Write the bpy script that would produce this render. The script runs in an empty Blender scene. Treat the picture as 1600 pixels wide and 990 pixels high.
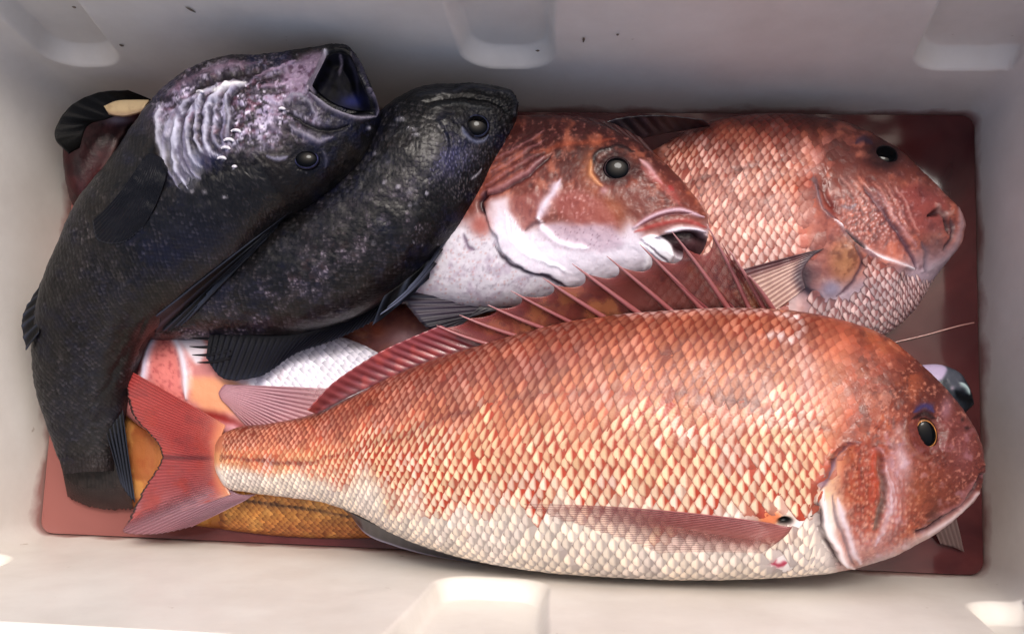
import bpy, math, random
import numpy as np
from mathutils import Vector
from mathutils.bvhtree import BVHTree
random.seed(7); RNG = np.random.default_rng(7)
R = math.radians
scn = bpy.context.scene
COL = scn.collection

# ------------------------------------------------------------------ camera, sky, sun, exposure
CAM = (0.07296, -0.09227, 0.71737); ROT = (0.1399106, 0.0871684, 0.0377180)
FOC = 38.0
cd = bpy.data.cameras.new('camera'); cam = bpy.data.objects.new('camera', cd); COL.objects.link(cam)
cam.location = CAM; cam.rotation_euler = ROT; cd.lens = FOC; cd.sensor_width = 36
cd.clip_start = .01; cd.clip_end = 50
scn.camera = cam
SUN_AZ = R(62)      # measured from +x towards +y
SUN_EL = R(66)
wd = bpy.data.worlds.new('World'); scn.world = wd; wd.use_nodes = True
nt = wd.node_tree; bg = nt.nodes['Background']
sky = nt.nodes.new('ShaderNodeTexSky'); sky.sky_type = 'NISHITA'; sky.sun_disc = False
sky.sun_elevation = SUN_EL; sky.sun_rotation = R(90) - SUN_AZ; sky.dust_density = 6.5; sky.air_density = .8; sky.ozone_density = .5
nt.links.new(sky.outputs[0], bg.inputs[0]); bg.inputs[1].default_value = .15
sl = bpy.data.lights.new('sun', 'SUN'); sun = bpy.data.objects.new('sun', sl); COL.objects.link(sun)
sl.energy = 1.0; sl.angle = R(14); sl.color = (1, .98, .955)
sd = Vector((math.cos(SUN_EL) * math.cos(SUN_AZ), math.cos(SUN_EL) * math.sin(SUN_AZ), math.sin(SUN_EL)))
sun.rotation_euler = sd.to_track_quat('Z', 'Y').to_euler(); sun.location = (0, 0, 3)
vs = scn.view_settings; vs.view_transform = 'Standard'; vs.look = 'None'; vs.gamma = 1
vs.use_curve_mapping = False; vs.exposure = 0.45

# ------------------------------------------------------------------ where a point of the photograph lies in the box
def rotm(rx, ry, rz):
    c, s = np.cos, np.sin
    X = np.array([[1, 0, 0], [0, c(rx), -s(rx)], [0, s(rx), c(rx)]])
    Y = np.array([[c(ry), 0, s(ry)], [0, 1, 0], [-s(ry), 0, c(ry)]])
    Z = np.array([[c(rz), -s(rz), 0], [s(rz), c(rz), 0], [0, 0, 1]])
    return Z @ Y @ X
RM = rotm(*ROT); CP = np.array(CAM); FP = FOC / 36 * 1600
def proj(P):
    q = (np.asarray(P) - CP) @ RM
    return 800 + FP * q[..., 0] / -q[..., 2], 495 - FP * q[..., 1] / -q[..., 2]
def ray(px, py):
    d = np.stack([(np.asarray(px, float) - 800) / FP, -(np.asarray(py, float) - 495) / FP, -np.ones(np.shape(px))], -1)
    return d @ RM.T
def at(px, py, z):
    d = ray(px, py); t = (z - CP[2]) / d[..., 2]
    return CP + d * t[..., None]

# ------------------------------------------------------------------ small numpy toolkit
def lin(c):
    c = np.clip(np.asarray(c, float) / 255., 0, 1)
    return np.where(c <= .04045, c / 12.92, ((c + .055) / 1.055) ** 2.4)
def sm(e0, e1, x):
    t = np.clip((x - e0) / (e1 - e0 + 1e-12), 0, 1); return t * t * (3 - 2 * t)
def _h(i, j, s):
    n = (i.astype(np.int64) * 374761393 + j.astype(np.int64) * 668265263 + s * 974711) & 0x7fffffff
    n = ((n ^ (n >> 13)) * 1274126177) & 0x7fffffff
    return ((n ^ (n >> 16)) & 0xffff) / 65535.
def noise(x, y, s=0):
    i = np.floor(x); j = np.floor(y); fx = x - i; fy = y - j
    fx = fx * fx * (3 - 2 * fx); fy = fy * fy * (3 - 2 * fy)
    a = _h(i, j, s); b = _h(i + 1, j, s); c = _h(i, j + 1, s); d = _h(i + 1, j + 1, s)
    return (a * (1 - fx) + b * fx) * (1 - fy) + (c * (1 - fx) + d * fx) * fy
def fbm(x, y, s=0, o=4):
    v = 0; a = .5; t = 0
    for k in range(o):
        v = v + a * noise(x * 2 ** k + 17.3 * k, y * 2 ** k - 9.1 * k, s + k); t += a; a *= .55
    return v / t
def cell(x, y, s=0):
    i = np.floor(x); j = np.floor(y); d1 = np.full(np.shape(x), 9.); idv = np.zeros(np.shape(x))
    for a in (-1, 0, 1):
        for b in (-1, 0, 1):
            ci, cj = i + a, j + b
            dd = (ci + .15 + .7 * _h(ci, cj, s) - x) ** 2 + (cj + .15 + .7 * _h(ci, cj, s + 9) - y) ** 2
            m = dd < d1; d1 = np.where(m, dd, d1); idv = np.where(m, _h(ci, cj, s + 31), idv)
    return np.sqrt(d1), idv
def smooth(pts, n=10):
    P = np.array(pts, float)
    if len(P) < 3: return P
    d = np.r_[0, np.cumsum(np.hypot(*np.diff(P, axis=0).T) + 1e-6)]
    return hermite(d, P, np.linspace(0, d[-1], n * (len(P) - 1) + 1))
def hermite(t, P, tn):
    t = np.asarray(t, float); P = np.asarray(P, float)
    if P.ndim == 1: P = P[:, None]
    dt = np.diff(t); sl_ = np.diff(P, axis=0) / dt[:, None]
    m = np.empty_like(P); m[0] = sl_[0]; m[-1] = sl_[-1]
    if len(t) > 2:
        w = dt[1:] / (dt[1:] + dt[:-1])
        m[1:-1] = sl_[:-1] * w[:, None] + sl_[1:] * (1 - w)[:, None]
    k = np.clip(np.searchsorted(t, tn, 'right') - 1, 0, len(t) - 2)
    h = dt[k]; u = ((tn - t[k]) / h)[:, None]; h = h[:, None]
    return (2*u**3-3*u**2+1)*P[k] + (u**3-2*u**2+u)*h*m[k] + (-2*u**3+3*u**2)*P[k+1] + (u**3-u**2)*h*m[k+1]
def dist(x, y, pts):
    """distance to a polyline, side sign (+ = left of travel on screen) and position along it 0..1"""
    best = np.full(x.shape, 1e9); side = np.zeros(x.shape); along = np.zeros(x.shape)
    P = np.asarray(pts, float); L = np.hypot(*np.diff(P, axis=0).T); C = np.r_[0, np.cumsum(L)]; T = C[-1] + 1e-9
    for k in range(len(P) - 1):
        a, b = P[k], P[k + 1]; d = b - a; l2 = d @ d + 1e-9
        t = np.clip(((x - a[0]) * d[0] + (y - a[1]) * d[1]) / l2, 0, 1)
        dx = x - a[0] - t * d[0]; dy = y - a[1] - t * d[1]; q = dx * dx + dy * dy
        m = q < best; best = np.where(m, q, best)
        side = np.where(m, np.sign(d[0] * dy - d[1] * dx), side); along = np.where(m, (C[k] + t * L[k]) / T, along)
    return np.sqrt(best), side, along
def inside(x, y, poly):
    P = np.asarray(poly, float); c = np.zeros(x.shape, bool); j = len(P) - 1
    for i in range(len(P)):
        xi, yi = P[i]; xj, yj = P[j]
        if yi != yj:
            c ^= ((yi > y) != (yj > y)) & (x < (xj - xi) * (y - yi) / (yj - yi) + xi)
        j = i
    return c

class Skin:
    """colour and relief of a hide, worked out point by point"""
    def __init__(s, x, y, v=None, u=None, relief=True):
        s.x, s.y = x.astype(float), y.astype(float); s.v, s.u = v, u
        s.c = np.full(x.shape + (3,), 128.); s.h = np.zeros(x.shape); s.relief = relief
        s.wx = s.x + 5 * (fbm(s.x / 23, s.y / 23, 3, 3) - .5) * 2; s.wy = s.y + 5 * (fbm(s.x / 23, s.y / 23, 8, 3) - .5) * 2
    def base(s, c): s.c[:] = c
    def mix(s, m, c):
        m = np.clip(m, 0, 1)[..., None]; s.c = s.c * (1 - m) + np.array(c, float) * m
    def mul(s, f): s.c = s.c * np.asarray(f)[..., None]
    def line(s, pts, w, c=None, a=1., h=0., taper=True, warp=True):
        P = smooth(pts, 5)
        x, y = (s.wx, s.wy) if warp else (s.x, s.y)
        lo, hi = P.min(0) - 3.5 * w, P.max(0) + 3.5 * w
        m = (x > lo[0]) & (x < hi[0]) & (y > lo[1]) & (y < hi[1])
        if not m.any(): return
        d, sd_, al = dist(x[m], y[m], P)
        ww = w * (np.clip(1.3 * np.sqrt(np.clip(np.sin(np.pi * np.clip(al, .02, .98)), 0, 1)), .15, 1) if taper else 1)
        g = np.exp(-(d / ww) ** 2)
        if c is not None:
            mm = np.zeros(s.x.shape); mm[m] = g * a; s.mix(mm, c)
        if h: s.h[m] += h * g
    def step(s, pts, h, fall=30, side=1, edge=2.5):
        """one side stands proud with a sharp lip at the line, falling back over `fall`"""
        P = smooth(pts, 5); lo, hi = P.min(0) - 4 * fall, P.max(0) + 4 * fall
        m = (s.x > lo[0]) & (s.x < hi[0]) & (s.y > lo[1]) & (s.y < hi[1])
        if not m.any(): return
        d, sg, al = dist(s.wx[m], s.wy[m], P); sdist = d * sg * side
        s.h[m] += h * sm(-edge, edge, sdist) * np.exp(-np.clip(sdist, 0, None) / fall) * sm(0, .12, al) * sm(1, .88, al)
    def area(s, poly, c=None, a=1., soft=6, h=0., warp=True):
        P = smooth(list(poly) + [poly[0]], 5); lo, hi = P.min(0) - 3 * soft, P.max(0) + 3 * soft
        x, y = (s.wx, s.wy) if warp else (s.x, s.y)
        m = (x > lo[0]) & (x < hi[0]) & (y > lo[1]) & (y < hi[1])
        if not m.any(): return
        d, _, _ = dist(x[m], y[m], P); d = np.where(inside(x[m], y[m], P), d, -d)
        g = sm(-soft, soft, d)
        if c is not None:
            mm = np.zeros(s.x.shape); mm[m] = g * a; s.mix(mm, c)
        if h: s.h[m] += h * g
    def blob(s, cx, cy, rx, ry, c=None, a=1., h=0., rot=0, p=2.):
        dx, dy = s.x - cx, s.y - cy; cr, sr = math.cos(rot), math.sin(rot)
        q = np.sqrt(((dx * cr + dy * sr) / rx) ** 2 + ((-dx * sr + dy * cr) / ry) ** 2)
        g = np.exp(-q ** p)
        if c is not None: s.mix(g * a, c)
        if h: s.h += h * g
    def mottle(s, sc, c, lo=.5, hi=.8, a=1., seed=0, sx=1., ang=0., mask=1.):
        cr, sr = math.cos(ang), math.sin(ang); X = s.x * cr + s.y * sr; Y = -s.x * sr + s.y * cr
        s.mix(sm(lo, hi, fbm(X / (sc * sx), Y / sc, seed)) * a * mask, c)
    def specks(s, sc, c, r=.25, keep=.5, a=1., seed=0, h=0., mask=1.):
        d, i = cell(s.x / sc, s.y / sc, seed)
        g = sm(r, r * .4, d) * (i < keep) * mask
        s.mix(g * a, c)
        if h: s.h += h * g
    def hit(s): return s

# ------------------------------------------------------------------ materials
def mat(name, rough=.35, coat=0., spec=.5, alpha=None, vcol=True, base=None, bump=None, rvar=0., sss=0.):
    m = bpy.data.materials.new(name); m.use_nodes = True; N = m.node_tree.nodes; L = m.node_tree.links
    b = N['Principled BSDF']; b.inputs['Roughness'].default_value = rough
    b.inputs['Coat Weight'].default_value = coat; b.inputs['Coat Roughness'].default_value = .07
    b.inputs['Specular IOR Level'].default_value = spec
    if vcol:
        a = N.new('ShaderNodeAttribute'); a.attribute_name = 'Col'; L.new(a.outputs['Color'], b.inputs['Base Color'])
    if base is not None: b.inputs['Base Color'].default_value = (*lin(base), 1)
    if alpha == 'map': L.new(a.outputs['Alpha'], b.inputs['Alpha'])
    elif alpha is not None: b.inputs['Alpha'].default_value = alpha
    tc = N.new('ShaderNodeTexCoord')
    if bump:
        n = N.new('ShaderNodeTexNoise'); n.inputs['Scale'].default_value = bump[0]; n.inputs['Detail'].default_value = 5
        L.new(tc.outputs['Object'], n.inputs['Vector'])
        bp = N.new('ShaderNodeBump'); bp.inputs['Strength'].default_value = bump[1]; bp.inputs['Distance'].default_value = bump[2]
        L.new(n.outputs[0], bp.inputs['Height']); L.new(bp.outputs[0], b.inputs['Normal']); L.new(bp.outputs[0], b.inputs['Coat Normal'])
    if rvar:
        n2 = N.new('ShaderNodeTexNoise'); n2.inputs['Scale'].default_value = 60; n2.inputs['Detail'].default_value = 4
        L.new(tc.outputs['Object'], n2.inputs['Vector'])
        mr = N.new('ShaderNodeMapRange'); mr.inputs['From Min'].default_value = .3; mr.inputs['From Max'].default_value = .7
        mr.inputs['To Min'].default_value = max(.05, rough - rvar); mr.inputs['To Max'].default_value = rough + rvar
        L.new(n2.outputs[0], mr.inputs['Value']); L.new(mr.outputs[0], b.inputs['Roughness'])
    if sss:
        b.inputs['Subsurface Weight'].default_value = sss; b.inputs['Subsurface Radius'].default_value = (1, .35, .2)
        b.inputs['Subsurface Scale'].default_value = .004
    return m
M_SKIN = mat('wet_bream_skin', .42, .10, .22, bump=(650, .4, .0005), rvar=.15)
M_SCALE = mat('bream_scale', .4, .14, .3, bump=(800, .45, .0004), rvar=.14)
M_BLACK = mat('wet_black_skin', .46, .05, .16, bump=(420, .7, .0008), rvar=.15)
M_FIN = mat('fin_membrane', .35, .3, .5, alpha=.82, bump=(1100, .3, .0003))
M_BSCALE = mat('black_scale', .38, .0, .3)
M_BFIN = mat('black_fin', .5, .0, .2, alpha='map', bump=(900, .4, .0004))
M_FINO = mat('fin_solid', .35, .3, .5, bump=(1100, .3, .0003))
M_PEC = mat('pectoral_membrane', .4, .12, .5, alpha='map', bump=(900, .3, .0003))
M_SPINE = mat('fin_spine', .35, .25, .5)
M_EYE = mat('eye_cornea', .06, .0, .12)
M_WET = mat('mouth_flesh', .3, .4, .5)

# ------------------------------------------------------------------ object plumbing
OFF = {}; ALPHA = None
def hide(c):
    c = lin(c); l = (c @ np.array([.3, .59, .11]))[:, None]
    c = l + (c - l) * .96
    return np.clip(c, 0, 1) * (np.clip(l, .001, 1) / .72) ** .33
def thing(name, label, cat, loc, group=None):
    o = bpy.data.objects.new(name, None); COL.objects.link(o); o.location = loc; o.empty_display_size = .02
    o['label'] = label; o['category'] = cat
    if group: o['group'] = group
    OFF[o] = np.array(loc, float); return o
def mesh(name, V, F, m, parent=None, col=None, smooth_=True, kind=None, label=None, solid=0., loc=None):
    V = np.asarray(V, float).reshape(-1, 3)
    off = OFF[parent] if parent is not None else (np.array(loc, float) if loc is not None else np.zeros(3))
    me = bpy.data.meshes.new(name)
    if isinstance(F, np.ndarray):
        F = F.astype(np.int32); nf, k = F.shape
        me.vertices.add(len(V)); me.vertices.foreach_set('co', (V - off).astype(np.float32).ravel())
        me.loops.add(nf * k); me.loops.foreach_set('vertex_index', F.ravel())
        me.polygons.add(nf); me.polygons.foreach_set('loop_start', np.arange(0, nf * k, k, dtype=np.int32))
        me.update(calc_edges=True); me.validate()
    else:
        me.from_pydata([tuple(v) for v in (V - off)], [], F); me.update()
    if col is not None:
        a = me.color_attributes.new('Col', 'FLOAT_COLOR', 'POINT')
        c = np.ones((len(V), 4), np.float32); c[:, 3] = 1 if ALPHA is None else np.ravel(ALPHA); c[:, :3] = hide(np.asarray(col).reshape(-1, 3) if np.ndim(col) > 1 else np.tile(col, (len(V), 1)))
        a.data.foreach_set('color', c.ravel())
    me.polygons.foreach_set('use_smooth', [smooth_] * len(me.polygons))
    me.materials.append(m)
    o = bpy.data.objects.new(name, me); COL.objects.link(o)
    if parent is not None: o.parent = parent; OFF[o] = OFF[parent]
    else: o.location = off; OFF[o] = off
    if kind: o['kind'] = kind
    if label: o['label'] = label
    if solid:
        md = o.modifiers.new('thickness', 'SOLIDIFY'); md.thickness = solid; md.offset = -1
    return o
def quads(n, m, wrap=False):
    """faces of an n x m grid; wrap joins the last of m to the first"""
    mm = m if wrap else m - 1
    i, j = np.meshgrid(np.arange(n - 1), np.arange(mm), indexing='ij'); j2 = (j + 1) % m
    return np.stack([i * m + j, i * m + j2, (i + 1) * m + j2, (i + 1) * m + j], -1).reshape(-1, 4)

def tube(name, pts, rad, m, parent, col, n=8, label=None):
    P = np.asarray(pts, float); rad = np.broadcast_to(rad, len(P))
    T = np.gradient(P, axis=0); T /= np.linalg.norm(T, axis=1)[:, None] + 1e-12
    up = np.array([0, 0, 1.]); A = np.cross(T, up); A /= np.linalg.norm(A, axis=1)[:, None] + 1e-9; B = np.cross(A, T)
    a = np.linspace(0, 2 * np.pi, n, endpoint=False)
    V = P[:, None] + rad[:, None, None] * (A[:, None] * np.cos(a)[:, None] + B[:, None] * np.sin(a)[:, None])
    F = [tuple(f) for f in quads(len(P), n, True)] + [tuple(range(n)), tuple(range((len(P) - 1) * n, len(P) * n))]
    return mesh(name, V, F, m, parent, col, label=label)

def dome(name, c, nrm, r1, r2, hgt, m, parent, col, ang=0., rings=10, seg=32, colfn=None):
    """a low dome (eye, cornea) lying on the skin: radii in metres"""
    nrm = np.asarray(nrm, float) / np.linalg.norm(nrm); xa = np.array([math.cos(ang), math.sin(ang), 0.])
    xa -= nrm * (xa @ nrm); xa /= np.linalg.norm(xa); ya = np.cross(nrm, xa)
    V = []; q = []
    for i in range(rings + 1):
        t = i / rings * math.pi * .5
        for j in range(seg):
            a = 2 * math.pi * j / seg
            V.append(c + xa * r1 * math.sin(t) * math.cos(a) + ya * r2 * math.sin(t) * math.sin(a) + nrm * hgt * math.cos(t)); q.append((math.sin(t), a))
    k = len(V)
    for j in range(seg): V.append(V[rings * seg + j] - nrm * hgt * 1.2)
    F = [tuple(f) for f in quads(rings + 2, seg, True)] + [tuple(range(rings * seg + seg, rings * seg + 2 * seg))][:1]
    q = np.array(q + [(1, 0)] * seg)
    cc = colfn(q[:, 0], q[:, 1]) if colfn else np.tile(np.array(col, float), (len(V), 1))
    return mesh(name, V, F, m, parent, cc)

# ------------------------------------------------------------------ fish body: a lofted solid with relief
class Body:
    def __init__(s, parent, pairs, z0, tmax, paint, m, step=2.2, tpow=.8, full=.85, label=None, name='body', nlow=24, detail=1.):
        D = np.array([p[0] for p in pairs], float); Vv = np.array([p[1] for p in pairs], float)
        t = np.r_[0, np.cumsum((np.hypot(*np.diff(D, axis=0).T) + np.hypot(*np.diff(Vv, axis=0).T)) / 2 + 1e-3)]
        n = int(t[-1] / step); tn = np.linspace(0, t[-1], n)
        d = hermite(t, D, tn); v = hermite(t, Vv, tn)
        if np.ndim(z0) == 0: z0 = np.full(len(pairs), float(z0))
        z = np.interp(tn, t, z0); z = np.convolve(np.pad(z, 15, 'edge'), np.ones(31) / 31, 'valid')
        h = np.hypot(*(d - v).T); th = tmax * (h / h.max()) ** tpow
        Pd = at(d[:, 0], d[:, 1], z); Pv = at(v[:, 0], v[:, 1], z)
        nv = max(24, int(h.max() / step * 1.1))
        ph = np.r_[np.linspace(0, np.pi, nv), np.linspace(np.pi, 2 * np.pi, nlow + 2)[1:-1]]
        s.ph_up = np.linspace(0, np.pi, nv); s.nv = nv; s.n = n; s.m = len(ph)
        c = np.cos(ph); sn = np.sin(ph); zz = np.sign(sn) * np.abs(sn) ** full
        mid = (Pd + Pv) / 2; hv = (Pd - Pv) / 2
        V = mid[:, None] + hv[:, None] * c[None, :, None]; V[..., 2] += th[:, None] * zz[None]
        s.pairs = pairs; s.u = tn
        x, y = proj(V)
        U = np.broadcast_to(np.linspace(0, 1, n)[:, None], x.shape); W = np.broadcast_to(((1 - c) / 2)[None], x.shape)
        sk = Skin(x, y, W, U); paint(sk)
        nrm = s.normals(V)
        up = np.clip(sn, 0, 1)[None] ** .5
        s.V0 = V.copy()
        V = V + nrm * (sk.h * up)[..., None]
        s.V = V; s.N = s.normals(V); s.sk = sk; s.x, s.y = proj(V); s.paint = paint; s.h = h; s.t = tn
        F = quads(n, s.m, True)
        s.o = mesh(name, V, F, m, parent, sk.c, label=label); s.parent = parent
        Fu = [tuple(int(q) for q in f) for f in quads(n, s.m, True)]
        s.bvh = BVHTree.FromPolygons([tuple(p) for p in V.reshape(-1, 3)], Fu)
    def normals(s, V):
        a = np.gradient(V, axis=0); b = np.roll(V, -1, 1) - np.roll(V, 1, 1)
        n = np.cross(b, a); l = np.linalg.norm(n, axis=-1, keepdims=True); n = n / (l + 1e-12)
        k = V.shape[1] // 4
        if n[V.shape[0] // 2, min(k, V.shape[1] - 1), 2] < 0: n = -n
        return n
    def lookup(s, arr, i, j):
        i = np.clip(i, 0, s.n - 1.001); j = np.clip(j, 0, s.nv - 1.001)
        a = np.floor(i).astype(int); b = np.floor(j).astype(int); fi = (i - a)[..., None]; fj = (j - b)[..., None]
        return (arr[a, b] * (1 - fi) + arr[a + 1, b] * fi) * (1 - fj) + (arr[a, b + 1] * (1 - fi) + arr[a + 1, b + 1] * fi) * fj
def on(bodies, px, py, z_else=.0, lift=0.):
    """the points of the hides seen at these places"""
    px = np.asarray(px, float); py = np.asarray(py, float); out = at(px, py, np.full(px.shape, z_else)).reshape(-1, 3)
    D = ray(px, py).reshape(-1, 3); D /= np.linalg.norm(D, axis=1)[:, None]; best = np.full(len(D), 1e9)
    o = Vector(CP)
    for k in range(len(D)):
        for b in bodies:
            hit = b.bvh.ray_cast(o, Vector(D[k]))
            if hit[0] is not None and hit[3] < best[k]: best[k] = hit[3]
    e = (z_else - CP[2]) / D[:, 2] if np.ndim(z_else) == 0 else (np.asarray(z_else).ravel() - CP[2]) / D[:, 2]
    q = np.where(best < 1e8, best, e)
    q = q - lift
    return (CP + D * q[:, None]).reshape(px.shape + (3,))

# ------------------------------------------------------------------ scales laid over a body in overlapping rows
def scales(body, size, keep, tint, nmax=300, u0=.0, u1=1., lift=.0006, name='scale', shear=.3, m=None):
    up = body.V[:, :body.nv]
    midl = up[:, body.nv // 2]; sl_ = np.r_[0, np.cumsum(np.linalg.norm(np.diff(midl, axis=0), axis=1))]
    arc = np.concatenate([np.zeros((body.n, 1)), np.cumsum(np.linalg.norm(np.diff(up, axis=1), axis=-1), axis=1)], 1)
    PXM = .00041
    s = sl_[int(u0 * (body.n - 1))]; end = sl_[int(u1 * (body.n - 1))]; items = []; ci = 0
    while s < end:
        iu = np.interp(s, sl_, np.arange(body.n)); i0 = int(iu)
        a_, q_ = size(iu / body.n); pitch = a_ * .5 * PXM; q = q_ * PXM
        tot = arc[i0, -1]; w0 = np.interp(body.nv / 2, np.arange(body.nv), arc[i0])
        for j in range(-60, 61):
            w = w0 + (j + .5 * (ci % 2)) * q
            if w < .002 or w > tot - .002: continue
            items.append((s, w, pitch, q, w0))
        s += pitch; ci += 1
    if not items: return
    it = np.array(items); NA, NB = 6, 5
    it = it[RNG.random(len(it)) > .012]; it[:, 0] += RNG.normal(0, .09, len(it)) * it[:, 2]; it[:, 1] += RNG.normal(0, .045, len(it)) * it[:, 3]
    a = np.array([0, .35, .55, .72, .88, 1]); b = np.linspace(-1, 1, NB)
    wid = np.array([.42, .60, .62, .49, .26, .03])
    A, B = np.meshgrid(a, b, indexing='ij'); Wd = np.broadcast_to(wid[:, None], A.shape)
    # rows run head to tail: the free edge points to the tail
    S = it[:, 0, None, None] + (A - .62) * 3.3 * it[:, 2, None, None]
    Wc = it[:, 1, None, None] + B * Wd * it[:, 3, None, None]
    dw = Wc - it[:, 4, None, None]; S = S + shear * np.where(dw < 0, dw, -.25 * dw)
    I = np.interp(S, sl_, np.arange(body.n)); J = np.zeros_like(I); i0 = np.clip(I.astype(int), 0, body.n - 1)
    for k in np.unique(i0):
        mk = i0 == k; J[mk] = np.interp(Wc[mk], arc[k], np.arange(body.nv))
    P = body.lookup(body.V[:, :body.nv], I, J); Nn = body.lookup(body.N[:, :body.nv], I, J)
    rel = (it[:, 3] / .0115)[:, None, None]
    jit = RNG.uniform(.8, 1.25, len(it))[:, None, None]
    L = lift * rel * jit * (-.35 + 1.25 * A ** 1.1 * (1 - .12 * B * B)) + lift * .35 * (1 - B ** 2) * np.sin(np.pi * A)
    L = L + .00012
    V = P + Nn * L[..., None]
    cx, cy = proj(P[:, 3, 2]); ok = keep(cx, cy); jc = J[:, 3, 2]
    ok &= (jc > 2) & (jc < body.nv - 3)
    V, P, A2, it, cx, cy = V[ok], P[ok], None, it[ok], cx[ok], cy[ok]; Nn = Nn[ok]
    x, y = proj(P); sk = Skin(x, y, 1 - (1 + np.cos(np.pi * J[ok] / body.nv)) / 2, I[ok] / body.n, relief=False); body.paint(sk)
    c0 = np.broadcast_to(sk.c[:, 3:4, 2:3], sk.c.shape) * .4 + sk.c * .6
    col = tint(c0.copy(), A[None], B[None], cx[:, None, None], cy[:, None, None], RNG.random(len(V))[:, None, None])
    view = CP - P[:, 3, 2]; view /= np.linalg.norm(view, axis=1)[:, None]
    big = it[:, 3] * it[:, 2] * np.clip((Nn[:, 3, 2] * view).sum(1), 0, 1)
    order = np.argsort(-big); F = quads(NA, NB)
    for k in order[:nmax]: mesh(name, V[k], F, m or M_SCALE, body.parent, col[k].reshape(-1, 3))
    rest = order[nmax:]
    if len(rest):
        FF = (F[None] + (np.arange(len(rest)) * NA * NB)[:, None, None]).reshape(-1, 4)
        mesh('scales', V[rest].reshape(-1, 3), FF, m or M_SCALE, body.parent, col[rest].reshape(-1, 3), kind='stuff')

# ------------------------------------------------------------------ fins: a pleated skin between rays
def fin(name, parent, base, tip, zb, zt, rays, colfn, m=None, nu=None, nv=26, amp=.0005, scallop=0., drape=None, lift=.001, thick=.0006, sag=0., label=None, bow=0., fray=0.):
    m = m or M_FIN; nu = nu or rays * 5
    def rs(P, n):
        P = np.array(P, float); d = np.r_[0, np.cumsum(np.hypot(*np.diff(P, axis=0).T) + 1e-6)]; return hermite(d / d[-1], P, np.linspace(0, 1, n))
    b, t = rs(base, nu), rs(tip, nu); u = np.linspace(0, 1, nu)[:, None]; w = np.linspace(0, 1, nv)[None]
    ph = u * rays * 2 * np.pi; edge = 1 - scallop * (.5 - .5 * np.cos(ph)) - fray * noise(u * rays * 2.3, u * 0, 5)
    W = w * edge
    px = b[:, 0:1] * (1 - W) + t[:, 0:1] * W; py = b[:, 1:2] * (1 - W) + t[:, 1:2] * W
    nx, ny = (t - b)[:, 1:2], -(t - b)[:, 0:1]; px = px + nx * bow * W * (1 - W) * 4; py = py + ny * bow * W * (1 - W) * 4
    zb_ = np.interp(u, np.linspace(0, 1, np.size(zb)), np.atleast_1d(zb)) if np.size(zb) > 1 else zb
    zt_ = np.interp(u, np.linspace(0, 1, np.size(zt)), np.atleast_1d(zt)) if np.size(zt) > 1 else zt
    z = zb_ * (1 - W) + zt_ * W - sag * np.sin(np.pi * W) + 0 * px
    cor = amp * (np.cos(ph) + .3 * np.cos(2 * ph + 1)) * (.35 + .65 * np.sin(np.pi * np.clip(w, 0, .85))) * sm(0, .22, w)
    if drape:
        Pn = on(drape, px, py, -1.); zz = np.where(Pn[..., 2] > -.5, Pn[..., 2] + lift, z)
        zz = np.maximum(zz, z) if zb is not None and np.size(zb) == 1 and zb > -.5 else zz
        K = np.ones(5) / 5
        zz = np.apply_along_axis(lambda q: np.convolve(np.pad(q, 2, 'edge'), K, 'valid'), 0, zz)
        z = zz
    P = at(px, py, z); P[..., 2] += cor
    sk = Skin(px, py, w + 0 * px, u + 0 * px, relief=False); sk.ray = .5 + .5 * np.cos(ph) + 0 * px; colfn(sk)
    global ALPHA
    ALPHA = getattr(sk, 'al', None)
    o = mesh(name, P, quads(nu, nv), m, parent, sk.c, solid=thick, label=label); ALPHA = None
    return o
def spine(parent, a, b, za, zb, r, col, bend=0., m=None, tipcol=None, name='spine'):
    t = np.linspace(0, 1, 12); x = a[0] + (b[0] - a[0]) * t; y = a[1] + (b[1] - a[1]) * t
    dx, dy = b[1] - a[1], -(b[0] - a[0]); x = x + dx * bend * np.sin(np.pi * t); y = y + dy * bend * np.sin(np.pi * t)
    P = at(x, y, za + (zb - za) * t)
    cc = np.repeat((np.array(col, float)[None] * (1 - t[:, None]) + np.array(tipcol or col, float)[None] * t[:, None]), 8, 0)
    return tube(name, P, r * (1 - t) ** .7 + .0002, m or M_SPINE, parent, cc, 8)

def eye(parent, body, px, py, r, ratio, ang, pupil, ring, dark, hgt=.35, white=None):
    c = on([body], np.array([px]), np.array([py]), .08)[0]
    hit = body.bvh.find_nearest(Vector(c)); n = np.array(hit[1]); n = n if n[2] > 0 else -n; n = n * .55 + np.array([0, 0, .8]); n /= np.linalg.norm(n)
    rr = r * .00041
    def cf(q, a):
        k = np.zeros((len(q), 3)); k[:] = dark
        f = sm(.95, .8, q)[:, None]; k = k * (1 - f) + np.array(ring, float) * f
        f = (sm(.75, .6, q) * .7)[:, None]; k = k * (1 - f) + np.array(dark, float) * f
        v = (.75 + .5 * noise(a * 4, q * 3, 2))[:, None]
        return np.clip(k * v, 0, 255)
    e = dome('eye', c - n * .0008, n, rr, rr * ratio, rr * hgt, M_EYE, parent, ring, ang, colfn=cf)
    pc = c - n * .0008 + n * rr * hgt * .55
    dome('pupil', pc, n, rr * pupil, rr * pupil * ratio, rr * hgt * .52, M_EYE, e, (8, 10, 16), ang)
    return e

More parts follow.
